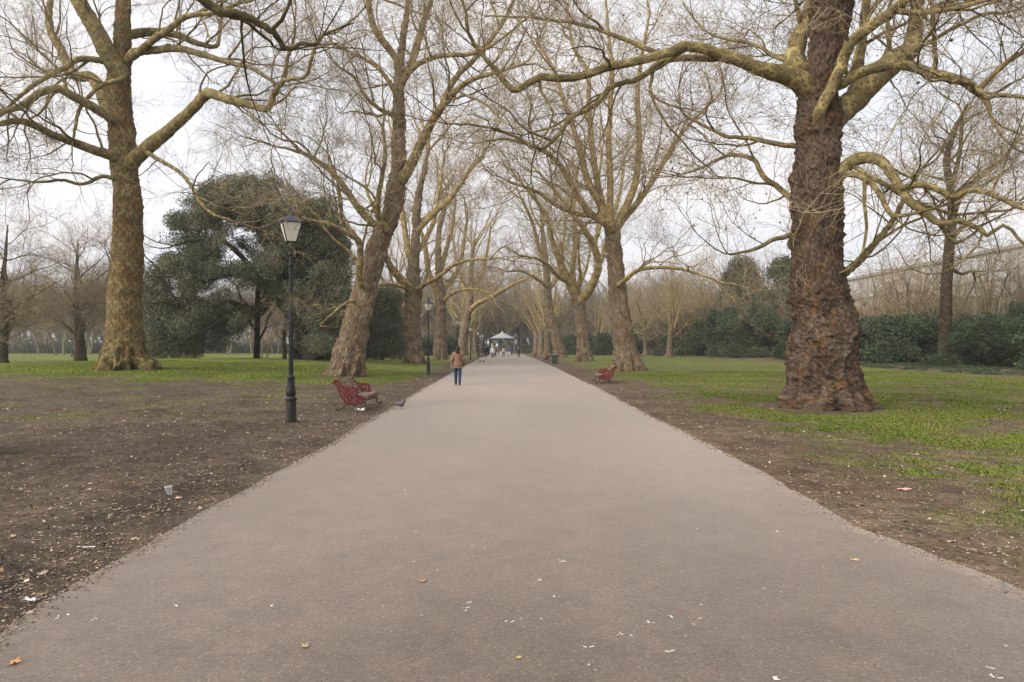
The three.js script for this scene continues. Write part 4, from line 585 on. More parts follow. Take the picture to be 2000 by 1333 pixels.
// ---------------------------------------------------------------- pavilion at the end of the avenue
{
  const d = 182, x = (981 - VX) / FOCAL * d, o = thing('park_pavilion', 'small round pavilion with a pale domed roof closing the avenue', 'pavilion', [x, groundH(x, d), -d]);
  const white = std(lin(0.31, 0.31, 0.32), 0.7), dark = std(lin(0.10, 0.13, 0.13), 0.6), stone = std(lin(0.45, 0.42, 0.38), 0.85);
  mesh('plinth', new THREE.LatheGeometry([[0, 0.75], [3.0, 0.75], [3.0, 0.62], [2.9, 0.6], [2.9, 0.12], [3.05, 0.1], [3.05, -0.1]].map(([a, b]) => new THREE.Vector2(a, b)).reverse(), 8), stone, o);
  for (let k = 0; k < 8; k++) { const a = (k + 0.5) / 8 * 6.2832, c = mesh('column', new THREE.LatheGeometry([[0.2, 0], [0.2, 0.15], [0.11, 0.25], [0.09, 2.9], [0.16, 3.05], [0.2, 3.2]].map(([p, q]) => new THREE.Vector2(p, q)), 8), dark, o); c.position.set(Math.cos(a) * 2.6, 0.75, Math.sin(a) * 2.6); }
  mesh('entablature', new THREE.LatheGeometry([[2.4, 3.9], [2.85, 3.9], [2.95, 4.15], [2.4, 4.15], [2.4, 3.9]].map(([p, q]) => new THREE.Vector2(p, q)), 8), dark, o);
  const roof = mesh('roof', new THREE.LatheGeometry([[3.3, 4.15], [3.25, 4.22], [2.6, 4.55], [1.8, 4.95], [1.1, 5.25], [0.6, 5.5], [0.32, 5.8], [0.1, 6.0], [0, 6.02]].map(([p, q]) => new THREE.Vector2(p, q)), 16), white, o);
  mesh('finial', new THREE.LatheGeometry([[0.1, 5.98], [0.05, 6.2], [0.12, 6.3], [0.02, 6.6], [0, 6.6]].map(([p, q]) => new THREE.Vector2(p, q)), 8), dark, roof);
  for (let k = 0; k < 8; k++) { if (k === 1 || k === 5) continue; const a0 = (k + 0.5) / 8 * 6.2832, a1 = (k + 1.5) / 8 * 6.2832, p = V(Math.cos(a0) * 2.6, 0, Math.sin(a0) * 2.6), q = V(Math.cos(a1) * 2.6, 0, Math.sin(a1) * 2.6), mb = new MB(); for (const y of [0.95, 1.65]) mb.tube([V(p.x, y, p.z), V(q.x, y, q.z)], [0.03, 0.03], 4, () => [1, 1, 1]); for (let i = 1; i < 9; i++) { const e = p.clone().lerp(q, i / 9); mb.tube([V(e.x, 0.95, e.z), V(e.x, 1.65, e.z)], [0.015, 0.015], 4, () => [1, 1, 1]); } mesh('railing', mb.geometry(), dark, o); }
}

// ---------------------------------------------------------------- lamp posts
const ironBlack = new THREE.MeshPhysicalMaterial({ vertexColors: true, color: 0xffffff, roughness: 0.38, specularIntensity: 0.55 });
function paint(g, fn) { const p = g.attributes.position, c = new Float32Array(p.count * 3); for (let i = 0; i < p.count; i++) c.set(fn(p.getX(i), p.getY(i), p.getZ(i)), i * 3); g.setAttribute('color', new THREE.BufferAttribute(c, 3)); return g; }
const blackPaint = (x, y, z) => { const a = fbm3(x * 12, y * 3, z * 12, 3), m = clamp(fbm3(x * 6 + 3, y * 2.2, z * 6, 3) * 2.4 + 1.4 - Math.abs(y - 2.66) * 5.5) * smooth(-0.03, 0.03, x * 0.5 + z * 0.6 + 0.01); return mix3(mix3([0.008, 0.008, 0.009], [0.018, 0.018, 0.017], clamp(0.5 + a)), [0.10, 0.105, 0.030], m * 0.8); };
const plinthPaint = (x, y, z) => { const a = fbm3(x * 9, y * 5, z * 9, 3); return mix3([0.018, 0.017, 0.016], [0.050, 0.043, 0.034], clamp(0.3 + a * 1.6 )); };
const lathe = (pts, n = 24) => new THREE.LatheGeometry(pts.map(([a, b]) => new THREE.Vector2(a, b)), n);
function makeLamp() {
  const o = new THREE.Group();
  mesh('plinth', paint(lathe([[0, -0.15], [0.125, -0.15], [0.125, 0.03], [0.113, 0.05], [0.108, 0.46], [0.115, 0.475]], 28), plinthPaint), ironBlack, o);
  mesh('base', paint(lathe([[0.115, 0.475], [0.130, 0.485], [0.130, 0.515], [0.105, 0.53], [0.088, 0.56], [0.098, 0.59], [0.104, 0.63], [0.096, 0.69], [0.078, 0.80], [0.068, 0.93], [0.08, 0.95], [0.082, 0.98], [0.062, 1.0], [0.052, 1.02]], 28), blackPaint), ironBlack, o);
  const pole = mesh('pole', paint(lathe([[0.050, 1.01], [0.047, 1.6], [0.046, 2.12], [0.062, 2.13], [0.062, 2.16], [0.046, 2.17], [0.045, 2.3], [0.0445, 2.5], [0.044, 2.66], [0.0435, 2.8], [0.043, 3.0], [0.042, 3.3], [0.042, 3.33], [0.054, 3.335], [0.054, 3.40], [0.038, 3.41], [0.034, 3.56], [0.052, 3.57], [0.056, 3.60], [0.036, 3.63], [0.03, 3.68], [0.0, 3.69]], 32), blackPaint), ironBlack, o);
  const bar = new MB(); bar.tube([V(-0.13, 3.37, 0), V(-0.11, 3.37, 0), V(0, 3.37, 0), V(0.11, 3.37, 0), V(0.13, 3.37, 0)], [0.018, 0.011, 0.011, 0.011, 0.018], 8, () => [0.022, 0.023, 0.025]); mesh('ladder_bar', bar.geometry(), ironBlack, o);
  const lan = new THREE.Group(); lan.name = 'lantern'; o.add(lan); lan.rotation.y = 0.42;
  const b = 0.098, tp = 0.205, y0 = 3.86, y1 = 4.27, ink = () => [0.022, 0.023, 0.026], fr = new MB(), C = [[-1, -1], [1, -1], [1, 1], [-1, 1]];
  C.forEach(([x, z], i) => { const [u, w] = C[(i + 1) % 4]; fr.tube([V(x * b, y0, z * b), V(x * tp, y1, z * tp)], [0.012, 0.012], 6, ink); fr.tube([V(x * b, y0, z * b), V(u * b, y0, w * b)], [0.013, 0.013], 6, ink); fr.tube([V(x * tp, y1, z * tp), V(u * tp, y1, w * tp)], [0.016, 0.016], 6, ink); fr.tube([V(x * 0.02, 3.66, z * 0.02), V(x * 0.045, 3.72, z * 0.045), V(x * 0.095, 3.79, z * 0.095), V(x * b, y0, z * b)], [0.010, 0.009, 0.008, 0.009], 6, ink); });
  mesh('frame', fr.geometry(), ironBlack, lan);
  const milk = new THREE.MeshPhysicalMaterial({ color: lin(0.80, 0.78, 0.66), roughness: 0.75, transmission: 0.45, thickness: 0, side: THREE.DoubleSide });
  C.forEach(([x, z], i) => { const [u, w] = C[(i + 1) % 4], g = new THREE.BufferGeometry(); g.setAttribute('position', new THREE.Float32BufferAttribute([x * b, y0, z * b, u * b, y0, w * b, x * tp, y1, z * tp, u * tp, y1, w * tp].map((q, k) => k % 3 === 1 ? q : q * 0.985), 3)); g.setIndex([0, 2, 1, 1, 2, 3]); g.computeVertexNormals(); mesh('pane', g, milk, lan); });
  const roofPaint = (x, y, z) => { const a = fbm3(x * 7, y * 7, z * 7, 3); return mix3([0.030, 0.034, 0.042], [0.060, 0.066, 0.078], clamp(0.5 + a)); };
  const rf = lathe([[0.320, 4.265], [0.318, 4.285], [0.255, 4.325], [0.19, 4.375], [0.13, 4.405], [0.115, 4.41], [0.098, 4.425], [0.085, 4.47], [0.098, 4.49], [0.07, 4.505], [0.05, 4.53], [0.022, 4.56], [0.036, 4.585], [0.036, 4.605], [0.016, 4.625], [0.010, 4.66], [0, 4.69]], 4); rf.rotateY(Math.PI / 4); rf.deleteAttribute('uv');
  mesh('roof', paint(rf.toNonIndexed(), roofPaint), ironBlack, lan).geometry.computeVertexNormals();
  mesh('lantern_floor', paint(new THREE.BoxGeometry(0.2, 0.012, 0.2), roofPaint), ironBlack, lan).position.y = y0;
  return o;
}
const lamp = makeLamp();
const LAMPS = [14.6, 41, 66.5, 92, 118, 144], LAMPL = ['nearest black lamp post with a white-paned lantern beside the bench', 'second black lamp post from the camera on the left verge', 'third black lamp post along the left verge behind the walking woman', 'fourth lamp post along the left verge, small in the distance', 'fifth lamp post along the left verge, tiny in the distance', 'farthest lamp post on the left verge near the pavilion'];
LAMPS.forEach((d, i) => { const o = i ? lamp.clone() : lamp, x = (568 - VX) / FOCAL * 14.6; o.name = numbered('lamp_post'); scene.add(o); o.position.set(x, groundH(x, d), -d); o.rotation.y = i * 0.3; tag(o, LAMPL[i], 'lamp post', 'lamp posts along the left verge'); });

// ---------------------------------------------------------------- cast-iron benches
const woodTex = texture(256, (u, v) => { const g = 0.66 + 0.5 * (tn(u * 3, v * 64, 64) - 0.5) + 0.25 * (tfbm(u, v, 16, 3) - 0.5); return [g, g * 0.97, g * 0.92]; });
const slatMats = [[0.42, 0.345, 0.275], [0.50, 0.42, 0.345], [0.36, 0.29, 0.23]].map((c) => std(lin(...c), 0.85, { map: woodTex }));
const redIron = new THREE.MeshPhysicalMaterial({ vertexColors: true, specularIntensity: 0.4, roughness: 0.62 });
const redPaint = (x, y, z) => { const a = fbm3(x * 14, y * 14, z * 14, 3); return mix3([0.140, 0.011, 0.019], [0.085, 0.014, 0.016], clamp(0.5 + a * 1.5)); }, rust = (x, y, z) => { const a = fbm3(x * 18, y * 18, z * 18, 3); return mix3([0.075, 0.050, 0.036], [0.035, 0.026, 0.022], clamp(0.5 + a * 1.6)); };
function makeBench() {
  const o = new THREE.Group(), K = 1.07, L = 1.86;
  const outline = [[-0.06, 0.73], [0.01, 0.70], [0.06, 0.63], [0.12, 0.585], [0.22, 0.56], [0.33, 0.565], [0.42, 0.53], [0.455, 0.45], [0.45, 0.375], [0.53, 0.35], [0.59, 0.31], [0.605, 0.24], [0.56, 0.19], [0.47, 0.17], [0.40, 0.145], [0.27, 0.15], [0.18, 0.18], [0.13, 0.24], [0.06, 0.33], [0.01, 0.45], [-0.03, 0.58], [-0.075, 0.64]];
  const pts = new THREE.CatmullRomCurve3(outline.map(([x, y]) => V(x * K, y * K, 0)), true).getPoints(90), inside = (x, y) => { let c = false; for (let i = 0, j = pts.length - 1; i < pts.length; j = i++) if ((pts[i].y > y) !== (pts[j].y > y) && x < (pts[j].x - pts[i].x) * (y - pts[i].y) / (pts[j].y - pts[i].y) + pts[i].x) c = !c; return c; };
  const edge = (x, y) => Math.min(...pts.map((p) => Math.hypot(p.x - x, p.y - y)));
  const shape = new THREE.Shape(pts.map((p) => new THREE.Vector2(p.x, p.y))), r = mulberry(5), holes = [];
  for (let tries = 0; tries < 2600 && holes.length < 90; tries++) { const x = -0.1 + r() * 0.8, y = 0.14 + r() * 0.66; if (!inside(x, y)) continue; const room = Math.min(edge(x, y) - 0.012, ...holes.map((h) => Math.hypot(h[0] - x, h[1] - y) - h[2] - 0.007)); if (room < 0.011) continue; holes.push([x, y, Math.min(room, 0.034)]); }
  for (const [x, y, q] of holes) { const h = new THREE.Path(), a0 = r() * 6.28; for (let k = 0; k <= 9; k++) { const a = -k / 9 * 6.2832, s = q * (1 + 0.22 * Math.cos(3 * a + a0)) * 0.86; h[k ? 'lineTo' : 'moveTo'](x + Math.cos(a) * s, y + Math.sin(a) * s); } shape.holes.push(h); }
  const panel = new THREE.ExtrudeGeometry(shape, { depth: 0.022, bevelEnabled: true, bevelSize: 0.003, bevelThickness: 0.003, bevelSegments: 1, curveSegments: 6 }); panel.translate(0, 0, -0.011);
  const one = () => [1, 1, 1], rim = new MB(), ring = [...pts.slice(0, -1), pts[0].clone(), pts[1].clone()]; rim.tube(ring, ring.map(() => 0.016), 6, one, null, false);
  const scroll = (cx, cy, R, turns, a0, dir) => { const P = []; for (let k = 0; k <= 22; k++) { const t = k / 22, a = a0 + dir * t * turns * 6.2832, q = R * (1 - 0.8 * t); P.push(V(cx + Math.cos(a) * q, cy + Math.sin(a) * q, 0)); } rim.tube(P, P.map((_, k) => 0.020 - 0.008 * k / 22), 7, one); };
  scroll(-0.085 * K, 0.68 * K, 0.055, 1.2, 1.2, 1);
  const leg = (list, rad) => { const m = new MB(), c = new THREE.CatmullRomCurve3(list.map(([x, y]) => V(x * K, y * K, 0))).getPoints(20); m.tube(c, c.map((_, k) => lerp(rad[0], rad[1], k / 20)), 8, one); return m.geometry(); };
  const back = leg([[0.20, 0.19], [0.15, 0.12], [0.09, 0.065], [0.02, 0.035], [-0.03, 0.03], [-0.045, 0.05], [-0.03, 0.065]], [0.022, 0.020]), front = leg([[0.57, 0.26], [0.62, 0.21], [0.625, 0.14], [0.66, 0.075], [0.72, 0.045], [0.755, 0.06], [0.745, 0.09], [0.72, 0.085]], [0.024, 0.022]), stay = leg([[0.20, 0.18], [0.38, 0.135], [0.58, 0.22]], [0.018, 0.018]);
  for (const s of [-1, 1]) {
    const e = new THREE.Group(); e.name = 'end_frame'; e.position.z = s * L / 2; o.add(e);
    mesh('filigree_panel', paint(panel.clone(), redPaint), redIron, e); mesh('rim', paint(rim.geometry(), redPaint), redIron, e); mesh('leg', paint(back.clone(), rust), redIron, e); mesh('leg', paint(front.clone(), rust), redIron, e); mesh('stay', paint(stay.clone(), rust), redIron, e);
  }
  const slat = (x, y, a, w, k) => { const g = new RoundedBoxGeometry(w, 0.026, L - 0.05, 2, 0.007); const m = mesh('slat', g, slatMats[k % 3], o); m.position.set(x * K, y * K, 0); m.rotation.z = a; };
  [[-0.035, 0.725, -1.15], [0.035, 0.655, -0.95], [0.085, 0.575, -1.02], [0.125, 0.50, -1.1], [0.165, 0.43, -1.05], [0.215, 0.365, -0.75]].forEach(([x, y, a], k) => slat(x, y, a, 0.066, k + 1));
  [[0.30, 0.335, -0.05], [0.372, 0.335, 0.02], [0.444, 0.34, 0.04], [0.516, 0.345, 0.05], [0.588, 0.35, 0.05], [0.655, 0.345, -0.25]].forEach(([x, y, a], k) => slat(x, y, a, 0.064, k));
  const rail = new RoundedBoxGeometry(0.05, 0.06, L - 0.06, 2, 0.008), rl = mesh('seat_rail', rail, slatMats[2], o); rl.position.set(0.66 * K, 0.295 * K, 0);
  return o;
}
const bench = makeBench();
function putBench(o, x, d, turn, label) { o.name = numbered('park_bench'); scene.add(o); o.position.set(x, groundH(x, d) + 0.002, -d); o.rotation.y = turn; return tag(o, label, 'bench', 'red cast-iron benches along the path'); }
putBench(bench, -4.24, 18.25, 0.03, 'red cast-iron bench with wooden slats on the left beside the lamp post');
putBench(bench.clone(), 4.98, 31.6, Math.PI - 0.05, 'red bench on the right in front of the vase-shaped plane tree');
putBench(bench.clone(), 5.6, 84, Math.PI, 'distant red bench just behind the litter bin');
putBench(bench.clone(), 5.9, 122, Math.PI, 'farthest red bench on the right side of the path');
putBench(bench.clone(), -4.9, 122, 0, 'distant red bench on the left verge beside the person in black');
// ---------------------------------------------------------------- litter bin
{
  const d = 69, x = 5.1, o = thing('litter_bin', 'square dark green litter bin on the right verge', 'bin', [x, groundH(x, d), -d], 0.05), m = std(lin(0.045, 0.060, 0.042), 0.6), l = std(lin(0.20, 0.23, 0.20), 0.55);
  const body = new THREE.CylinderGeometry(0.44, 0.37, 0.86, 4, 1); body.rotateY(Math.PI / 4); mesh('body', body.toNonIndexed(), m, o).geometry.computeVertexNormals(); o.children[0].position.y = 0.46;
  mesh('plinth', new RoundedBoxGeometry(0.46, 0.08, 0.46, 2, 0.01), m, o).position.y = 0.02; const lid = mesh('lid', new RoundedBoxGeometry(0.68, 0.08, 0.68, 2, 0.03), l, o); lid.position.y = 0.93; const mouth = mesh('opening', new THREE.CylinderGeometry(0.2, 0.2, 0.03, 20), std(lin(0.01, 0.01, 0.01), 0.9), lid); mouth.position.y = 0.032;
  for (let k = -3; k <= 3; k++) { const s = mesh('slat', new THREE.BoxGeometry(0.07, 0.78, 0.02), m, o); s.position.set(k * 0.083, 0.46, 0.292); s.rotation.x = -0.055; }
}
// ---------------------------------------------------------------- people and birds (joined tapered capsules, meshed)
const cubes = new Map();
function meshField(res, centre, half, dist) {
  if (!cubes.has(res)) { const c = new MarchingCubes(res, new THREE.MeshBasicMaterial(), false, false, 90000); c.isolation = 0; cubes.set(res, c); }
  const mc = cubes.get(res), f = mc.field, h = res / 2; let q = 0; mc.reset();
  for (let z = 0; z < res; z++) for (let y = 0; y < res; y++) for (let x = 0; x < res; x++) f[q++] = -dist(centre[0] + (x - h) / h * half, centre[1] + (y - h) / h * half, centre[2] + (z - h) / h * half) * 40;
  mc.update();
  const n = mc.count, p = new Float32Array(n * 3), m = new Float32Array(n * 3);
  for (let i = 0; i < n * 3; i++) { p[i] = centre[i % 3] + mc.positionArray[i] * half; m[i] = mc.normalArray[i]; }
  const g = new THREE.BufferGeometry(); g.setAttribute('position', new THREE.BufferAttribute(p, 3)); g.setAttribute('normal', new THREE.BufferAttribute(m, 3));
  for (let i = 0; i < n; i++) { const x = m[i * 3], y = m[i * 3 + 1], z = m[i * 3 + 2], l = Math.hypot(x, y, z) || 1; m[i * 3] = x / l; m[i * 3 + 1] = y / l; m[i * 3 + 2] = z / l; }
  return g;
}
function capsules(list, k = 0.03) {     // list of [ax, ay, az, ra, bx, by, bz, rb]
  return (x, y, z) => {
    let d = 9;
    for (const [ax, ay, az, ra, bx, by, bz, rb] of list) {
      const ux = bx - ax, uy = by - ay, uz = bz - az, t = clamp(((x - ax) * ux + (y - ay) * uy + (z - az) * uz) / (ux * ux + uy * uy + uz * uz + 1e-9)), e = Math.hypot(x - ax - ux * t, y - ay - uy * t, z - az - uz * t) - lerp(ra, rb, t), h = clamp(0.5 + 0.5 * (d - e) / k);
      d = lerp(d, e, h) - k * h * (1 - h);
    }
    return d;
  };
}
const skin = std(lin(0.42, 0.26, 0.18), 0.6);
function person(label, x, d, turn, { height = 1.7, stride = 0.28, top = [0.3, 0.3, 0.3], legs = [0.03, 0.05, 0.1], hair = [0.015, 0.012, 0.01], longHair = false, shoes = [0.02, 0.018, 0.016], helmet, skirt, shorts, bag, hi = false, loose = 0, arms = 0.16, bike, bagColour }) {
  const o = thing('person', label, 'person', [x, groundH(x, d) + (Math.abs(x) < 3.4 ? 0.016 : 0), -d], turn, 'people walking on the avenue'), s = height / 1.7, R = hi ? 1 : 0.66, S = stride;
  const hip = 0.90, kn = 0.48, j = {};
  for (const [n, q] of [['l', 1], ['r', -1]]) { const sg = q * S; j[n] = { h: [q * 0.085, hip, 0], k: [q * 0.09, kn, sg * 0.55 + (sg < 0 ? 0.04 : 0.02)], a: [q * 0.085, sg < 0 ? 0.14 : 0.085, sg * 1.0 - (sg < 0 ? 0.06 : 0)], sh: [q * 0.175, 1.385, 0], e: [q * (0.235 + arms * 0.1), 1.11, -sg * 0.35 - 0.02], w: [q * (0.24 + arms * 0.25), 0.88, -sg * 0.55 + 0.06] }; }
  const leg = (n, g) => [[...j[n].h, 0.085 + g, ...j[n].k, 0.058 + g], [...j[n].k, 0.058 + g, ...j[n].a, 0.042 + g]], arm = (n, g) => [[...j[n].sh, 0.052 + g, ...j[n].e, 0.042 + g], [...j[n].e, 0.042 + g, ...j[n].w, 0.030 + g]], foot = (n, g) => { const a = j[n].a, lift = a[1] > 0.1; return [[a[0], a[1] - 0.03, a[2] - 0.03, 0.04 + g, a[0], lift ? 0.035 : 0.035, a[2] + 0.15, 0.032 + g]]; };
  const torso = (g) => [[0, 0.93, 0, 0.125 + g, 0, 1.1, 0, 0.115 + g], [0, 1.1, 0, 0.115 + g, 0, 1.3, 0, 0.13 + g], [-0.13, 1.37, 0, 0.06 + g, 0.13, 1.37, 0, 0.06 + g], [-0.07, 0.92, 0, 0.11 + g, 0.07, 0.92, 0, 0.11 + g]];
  const head = [[0, 1.40, -0.01, 0.05, 0, 1.52, 0.01, 0.048], [0, 1.575, 0.0, 0.083, 0, 1.615, -0.012, 0.088], [0, 1.52, 0.03, 0.05, 0, 1.50, 0.045, 0.035], [0, 1.575, 0.085, 0.012, 0, 1.548, 0.102, 0.015], [0.088, 1.575, 0, 0.012, 0.09, 1.55, 0, 0.014], [-0.088, 1.575, 0, 0.012, -0.09, 1.55, 0, 0.014]];
  const hand = (n) => { const w = j[n].w, q = n === 'l' ? 1 : -1, out = [[w[0], w[1], w[2], 0.028, w[0], w[1] - 0.075, w[2] + 0.012, 0.032]]; for (let k = 0; k < 4; k++) { const z = (k - 1.5) * 0.020, L = [0.062, 0.078, 0.074, 0.058][k]; out.push([w[0], w[1] - 0.085, w[2] + 0.012 + z, 0.0095, w[0] - q * 0.012, w[1] - 0.085 - L * 0.55, w[2] + 0.014 + z, 0.009], [w[0] - q * 0.012, w[1] - 0.085 - L * 0.55, w[2] + 0.014 + z, 0.009, w[0] - q * 0.03, w[1] - 0.085 - L, w[2] + 0.012 + z, 0.008]); } out.push([w[0], w[1] - 0.03, w[2] + 0.035, 0.012, w[0] - q * 0.015, w[1] - 0.085, w[2] + 0.062, 0.010]); return out; };
  const put = (name, geo, mat) => { geo.scale(s, s, s); return mesh(name, geo, mat, o); };
  const all = capsules([...torso(-0.01), ...head, ...leg('l', -0.012), ...leg('r', -0.012), ...arm('l', -0.008), ...arm('r', -0.008), ...foot('l', -0.01), ...foot('r', -0.01)], 0.03), parts = [meshField(Math.round(96 * R), [0, 0.86, 0], 0.92, all)];
  for (const n of ['l', 'r']) parts.push(meshField(hi ? 52 : 34, [j[n].w[0], j[n].w[1] - 0.08, j[n].w[2] + 0.02], 0.13, capsules(hand(n), 0.008)));
  put('body', mergeGeometries(parts), skin);
  const cloth = (c) => std(lin(...c), 0.9), topList = [...torso(0.022 + loose), ...arm('l', 0.018 + loose * 0.6), ...arm('r', 0.018 + loose * 0.6), [0, 1.40, -0.01, 0.06, 0, 1.42, -0.01, 0.058]]; if (loose) topList.push([-0.05, 0.74, 0, 0.125 + loose, -0.04, 1.0, 0, 0.12 + loose], [0.05, 0.74, 0, 0.125 + loose, 0.04, 1.0, 0, 0.12 + loose]);
  const tf = capsules(topList, 0.035), hemY = loose ? 0.74 : 0.88;
  put('top', meshField(Math.round(64 * R), [0, 1.15, 0], 0.5, (x, y, z) => Math.max(tf(x, y, z) + 0.004 * Math.sin(Math.atan2(z, x) * 11 + y * 7) * clamp((1.35 - y) * 2.5), hemY - y, (Math.hypot(x - Math.sign(x) * 0.26, z) < 0.12 && Math.abs(x) > 0.19) ? 0.90 - y : -1)), cloth(top));
  const lf = capsules([...leg('l', 0.016), ...leg('r', 0.016), [-0.07, 0.93, 0, 0.118, 0.07, 0.93, 0, 0.118], [0, 0.98, 0, 0.115, 0, 1.0, 0, 0.112]], 0.025), cut = skirt ? 9 : shorts ? 0.52 : 0.075;
  if (skirt) { const sf = (x, y, z) => Math.max(Math.hypot(x, z) - lerp(0.24, 0.14, clamp((y - 0.5) / 0.5)) - 0.012 * Math.sin(Math.atan2(z, x) * 9), 0.5 - y, y - 1.02); put('skirt', meshField(Math.round(60 * R), [0, 0.76, 0], 0.4, sf), cloth(legs)); }
  else put('trousers', meshField(Math.round(80 * R), [0, 0.56, 0], 0.62, (x, y, z) => Math.max(lf(x, y, z), cut - y, y - 1.02)), cloth(legs));
  const sf = capsules([...foot('l', 0.008), ...foot('r', 0.008)], 0.01); put('shoes', meshField(Math.round(60 * R), [0, 0.1, 0], 0.52, (x, y, z) => Math.max(sf(x, y, z), -y - 0.004)), cloth(shoes));
  const hairList = helmet ? [[0, 1.62, -0.01, 0.105, 0, 1.64, -0.02, 0.108]] : [[0, 1.61, -0.018, 0.100, 0, 1.635, -0.02, 0.096], [0, 1.56, -0.05, 0.075, 0, 1.54, -0.055, 0.06]]; if (longHair) hairList.push([0, 1.57, -0.055, 0.085, 0, 1.44, -0.075, 0.08], [0, 1.44, -0.08, 0.08, 0.01, 1.33, -0.10, 0.055]);
  const hf = capsules(hairList, 0.03); put(helmet ? 'helmet' : 'hair', meshField(Math.round(52 * R), [0, 1.52, -0.02], 0.3, (x, y, z) => Math.max(hf(x, y, z), z > 0.05 ? 1.60 - y + (z - 0.05) * 0.8 : -1)), helmet ? std(lin(...helmet), 0.4) : std(lin(...hair), 0.55));
  return o;
}
person('woman in a loose orange-brown top and blue jeans walking away', (894 - VX) / FOCAL * 29.2, 29.2, Math.PI + 0.06, { height: 1.66, stride: 0.15, top: [0.200, 0.118, 0.080], legs: [0.022, 0.045, 0.085], longHair: true, hi: true, loose: 0.012, arms: 0.08 });
person('tall person dressed all in black at the left side of the path', (948.5 - VX) / FOCAL * 104, 104, 0.2, { height: 1.85, top: [0.012, 0.012, 0.014], legs: [0.012, 0.012, 0.014], hair: [0.012, 0.01, 0.01], loose: 0.03, shoes: [0.5, 0.5, 0.5] });
person('person in a white shirt with a yellow-green helmet', (962 - VX) / FOCAL * 101, 101, 0.1, { height: 1.8, top: [0.66, 0.68, 0.72], legs: [0.03, 0.035, 0.05], helmet: [0.62, 0.80, 0.10], loose: 0.02, shoes: [0.3, 0.25, 0.22] });
person('person in a maroon top beside the one with the helmet', (967.5 - VX) / FOCAL * 118, 118, Math.PI, { height: 1.72, top: [0.16, 0.07, 0.085], legs: [0.03, 0.035, 0.055], loose: 0.02 });
person('person in a pale patterned top walking in the middle of the path', (983.5 - VX) / FOCAL * 122, 122, 0.2, { height: 1.72, top: [0.50, 0.46, 0.36], legs: [0.05, 0.06, 0.06] });
person('person in a blue top and short white skirt near the pavilion', (994 - VX) / FOCAL * 124, 124, -0.1, { height: 1.74, top: [0.09, 0.10, 0.26], legs: [0.60, 0.62, 0.66], shorts: true });
person('person in dark blue behind the one with white shorts', (999.5 - VX) / FOCAL * 150, 150, Math.PI, { height: 1.75, top: [0.06, 0.075, 0.13], legs: [0.04, 0.045, 0.06] });
person('person in dark brown clothes walking right of the pavilion', (1013 - VX) / FOCAL * 117, 117, 0.1, { height: 1.7, top: [0.055, 0.04, 0.032], legs: [0.035, 0.028, 0.024] });
person('person in black close behind the tall one in black', (953.5 - VX) / FOCAL * 128, 128, Math.PI, { height: 1.7, top: [0.03, 0.035, 0.045], legs: [0.03, 0.03, 0.035] });
person('distant person in reddish clothes left of the pavilion steps', (974 - VX) / FOCAL * 160, 160, Math.PI, { height: 1.68, top: [0.26, 0.16, 0.13], legs: [0.06, 0.06, 0.07] });
person('person in dark clothes on the far left field', (141 - VX) / FOCAL * 113, 113, 1.2, { height: 1.75, top: [0.06, 0.065, 0.08], legs: [0.035, 0.04, 0.055], stride: 0.1 });
person('person in a white top on the far left field', (147 - VX) / FOCAL * 114, 114, -1.0, { height: 1.65, top: [0.55, 0.53, 0.52], legs: [0.08, 0.08, 0.1], stride: 0.12 });
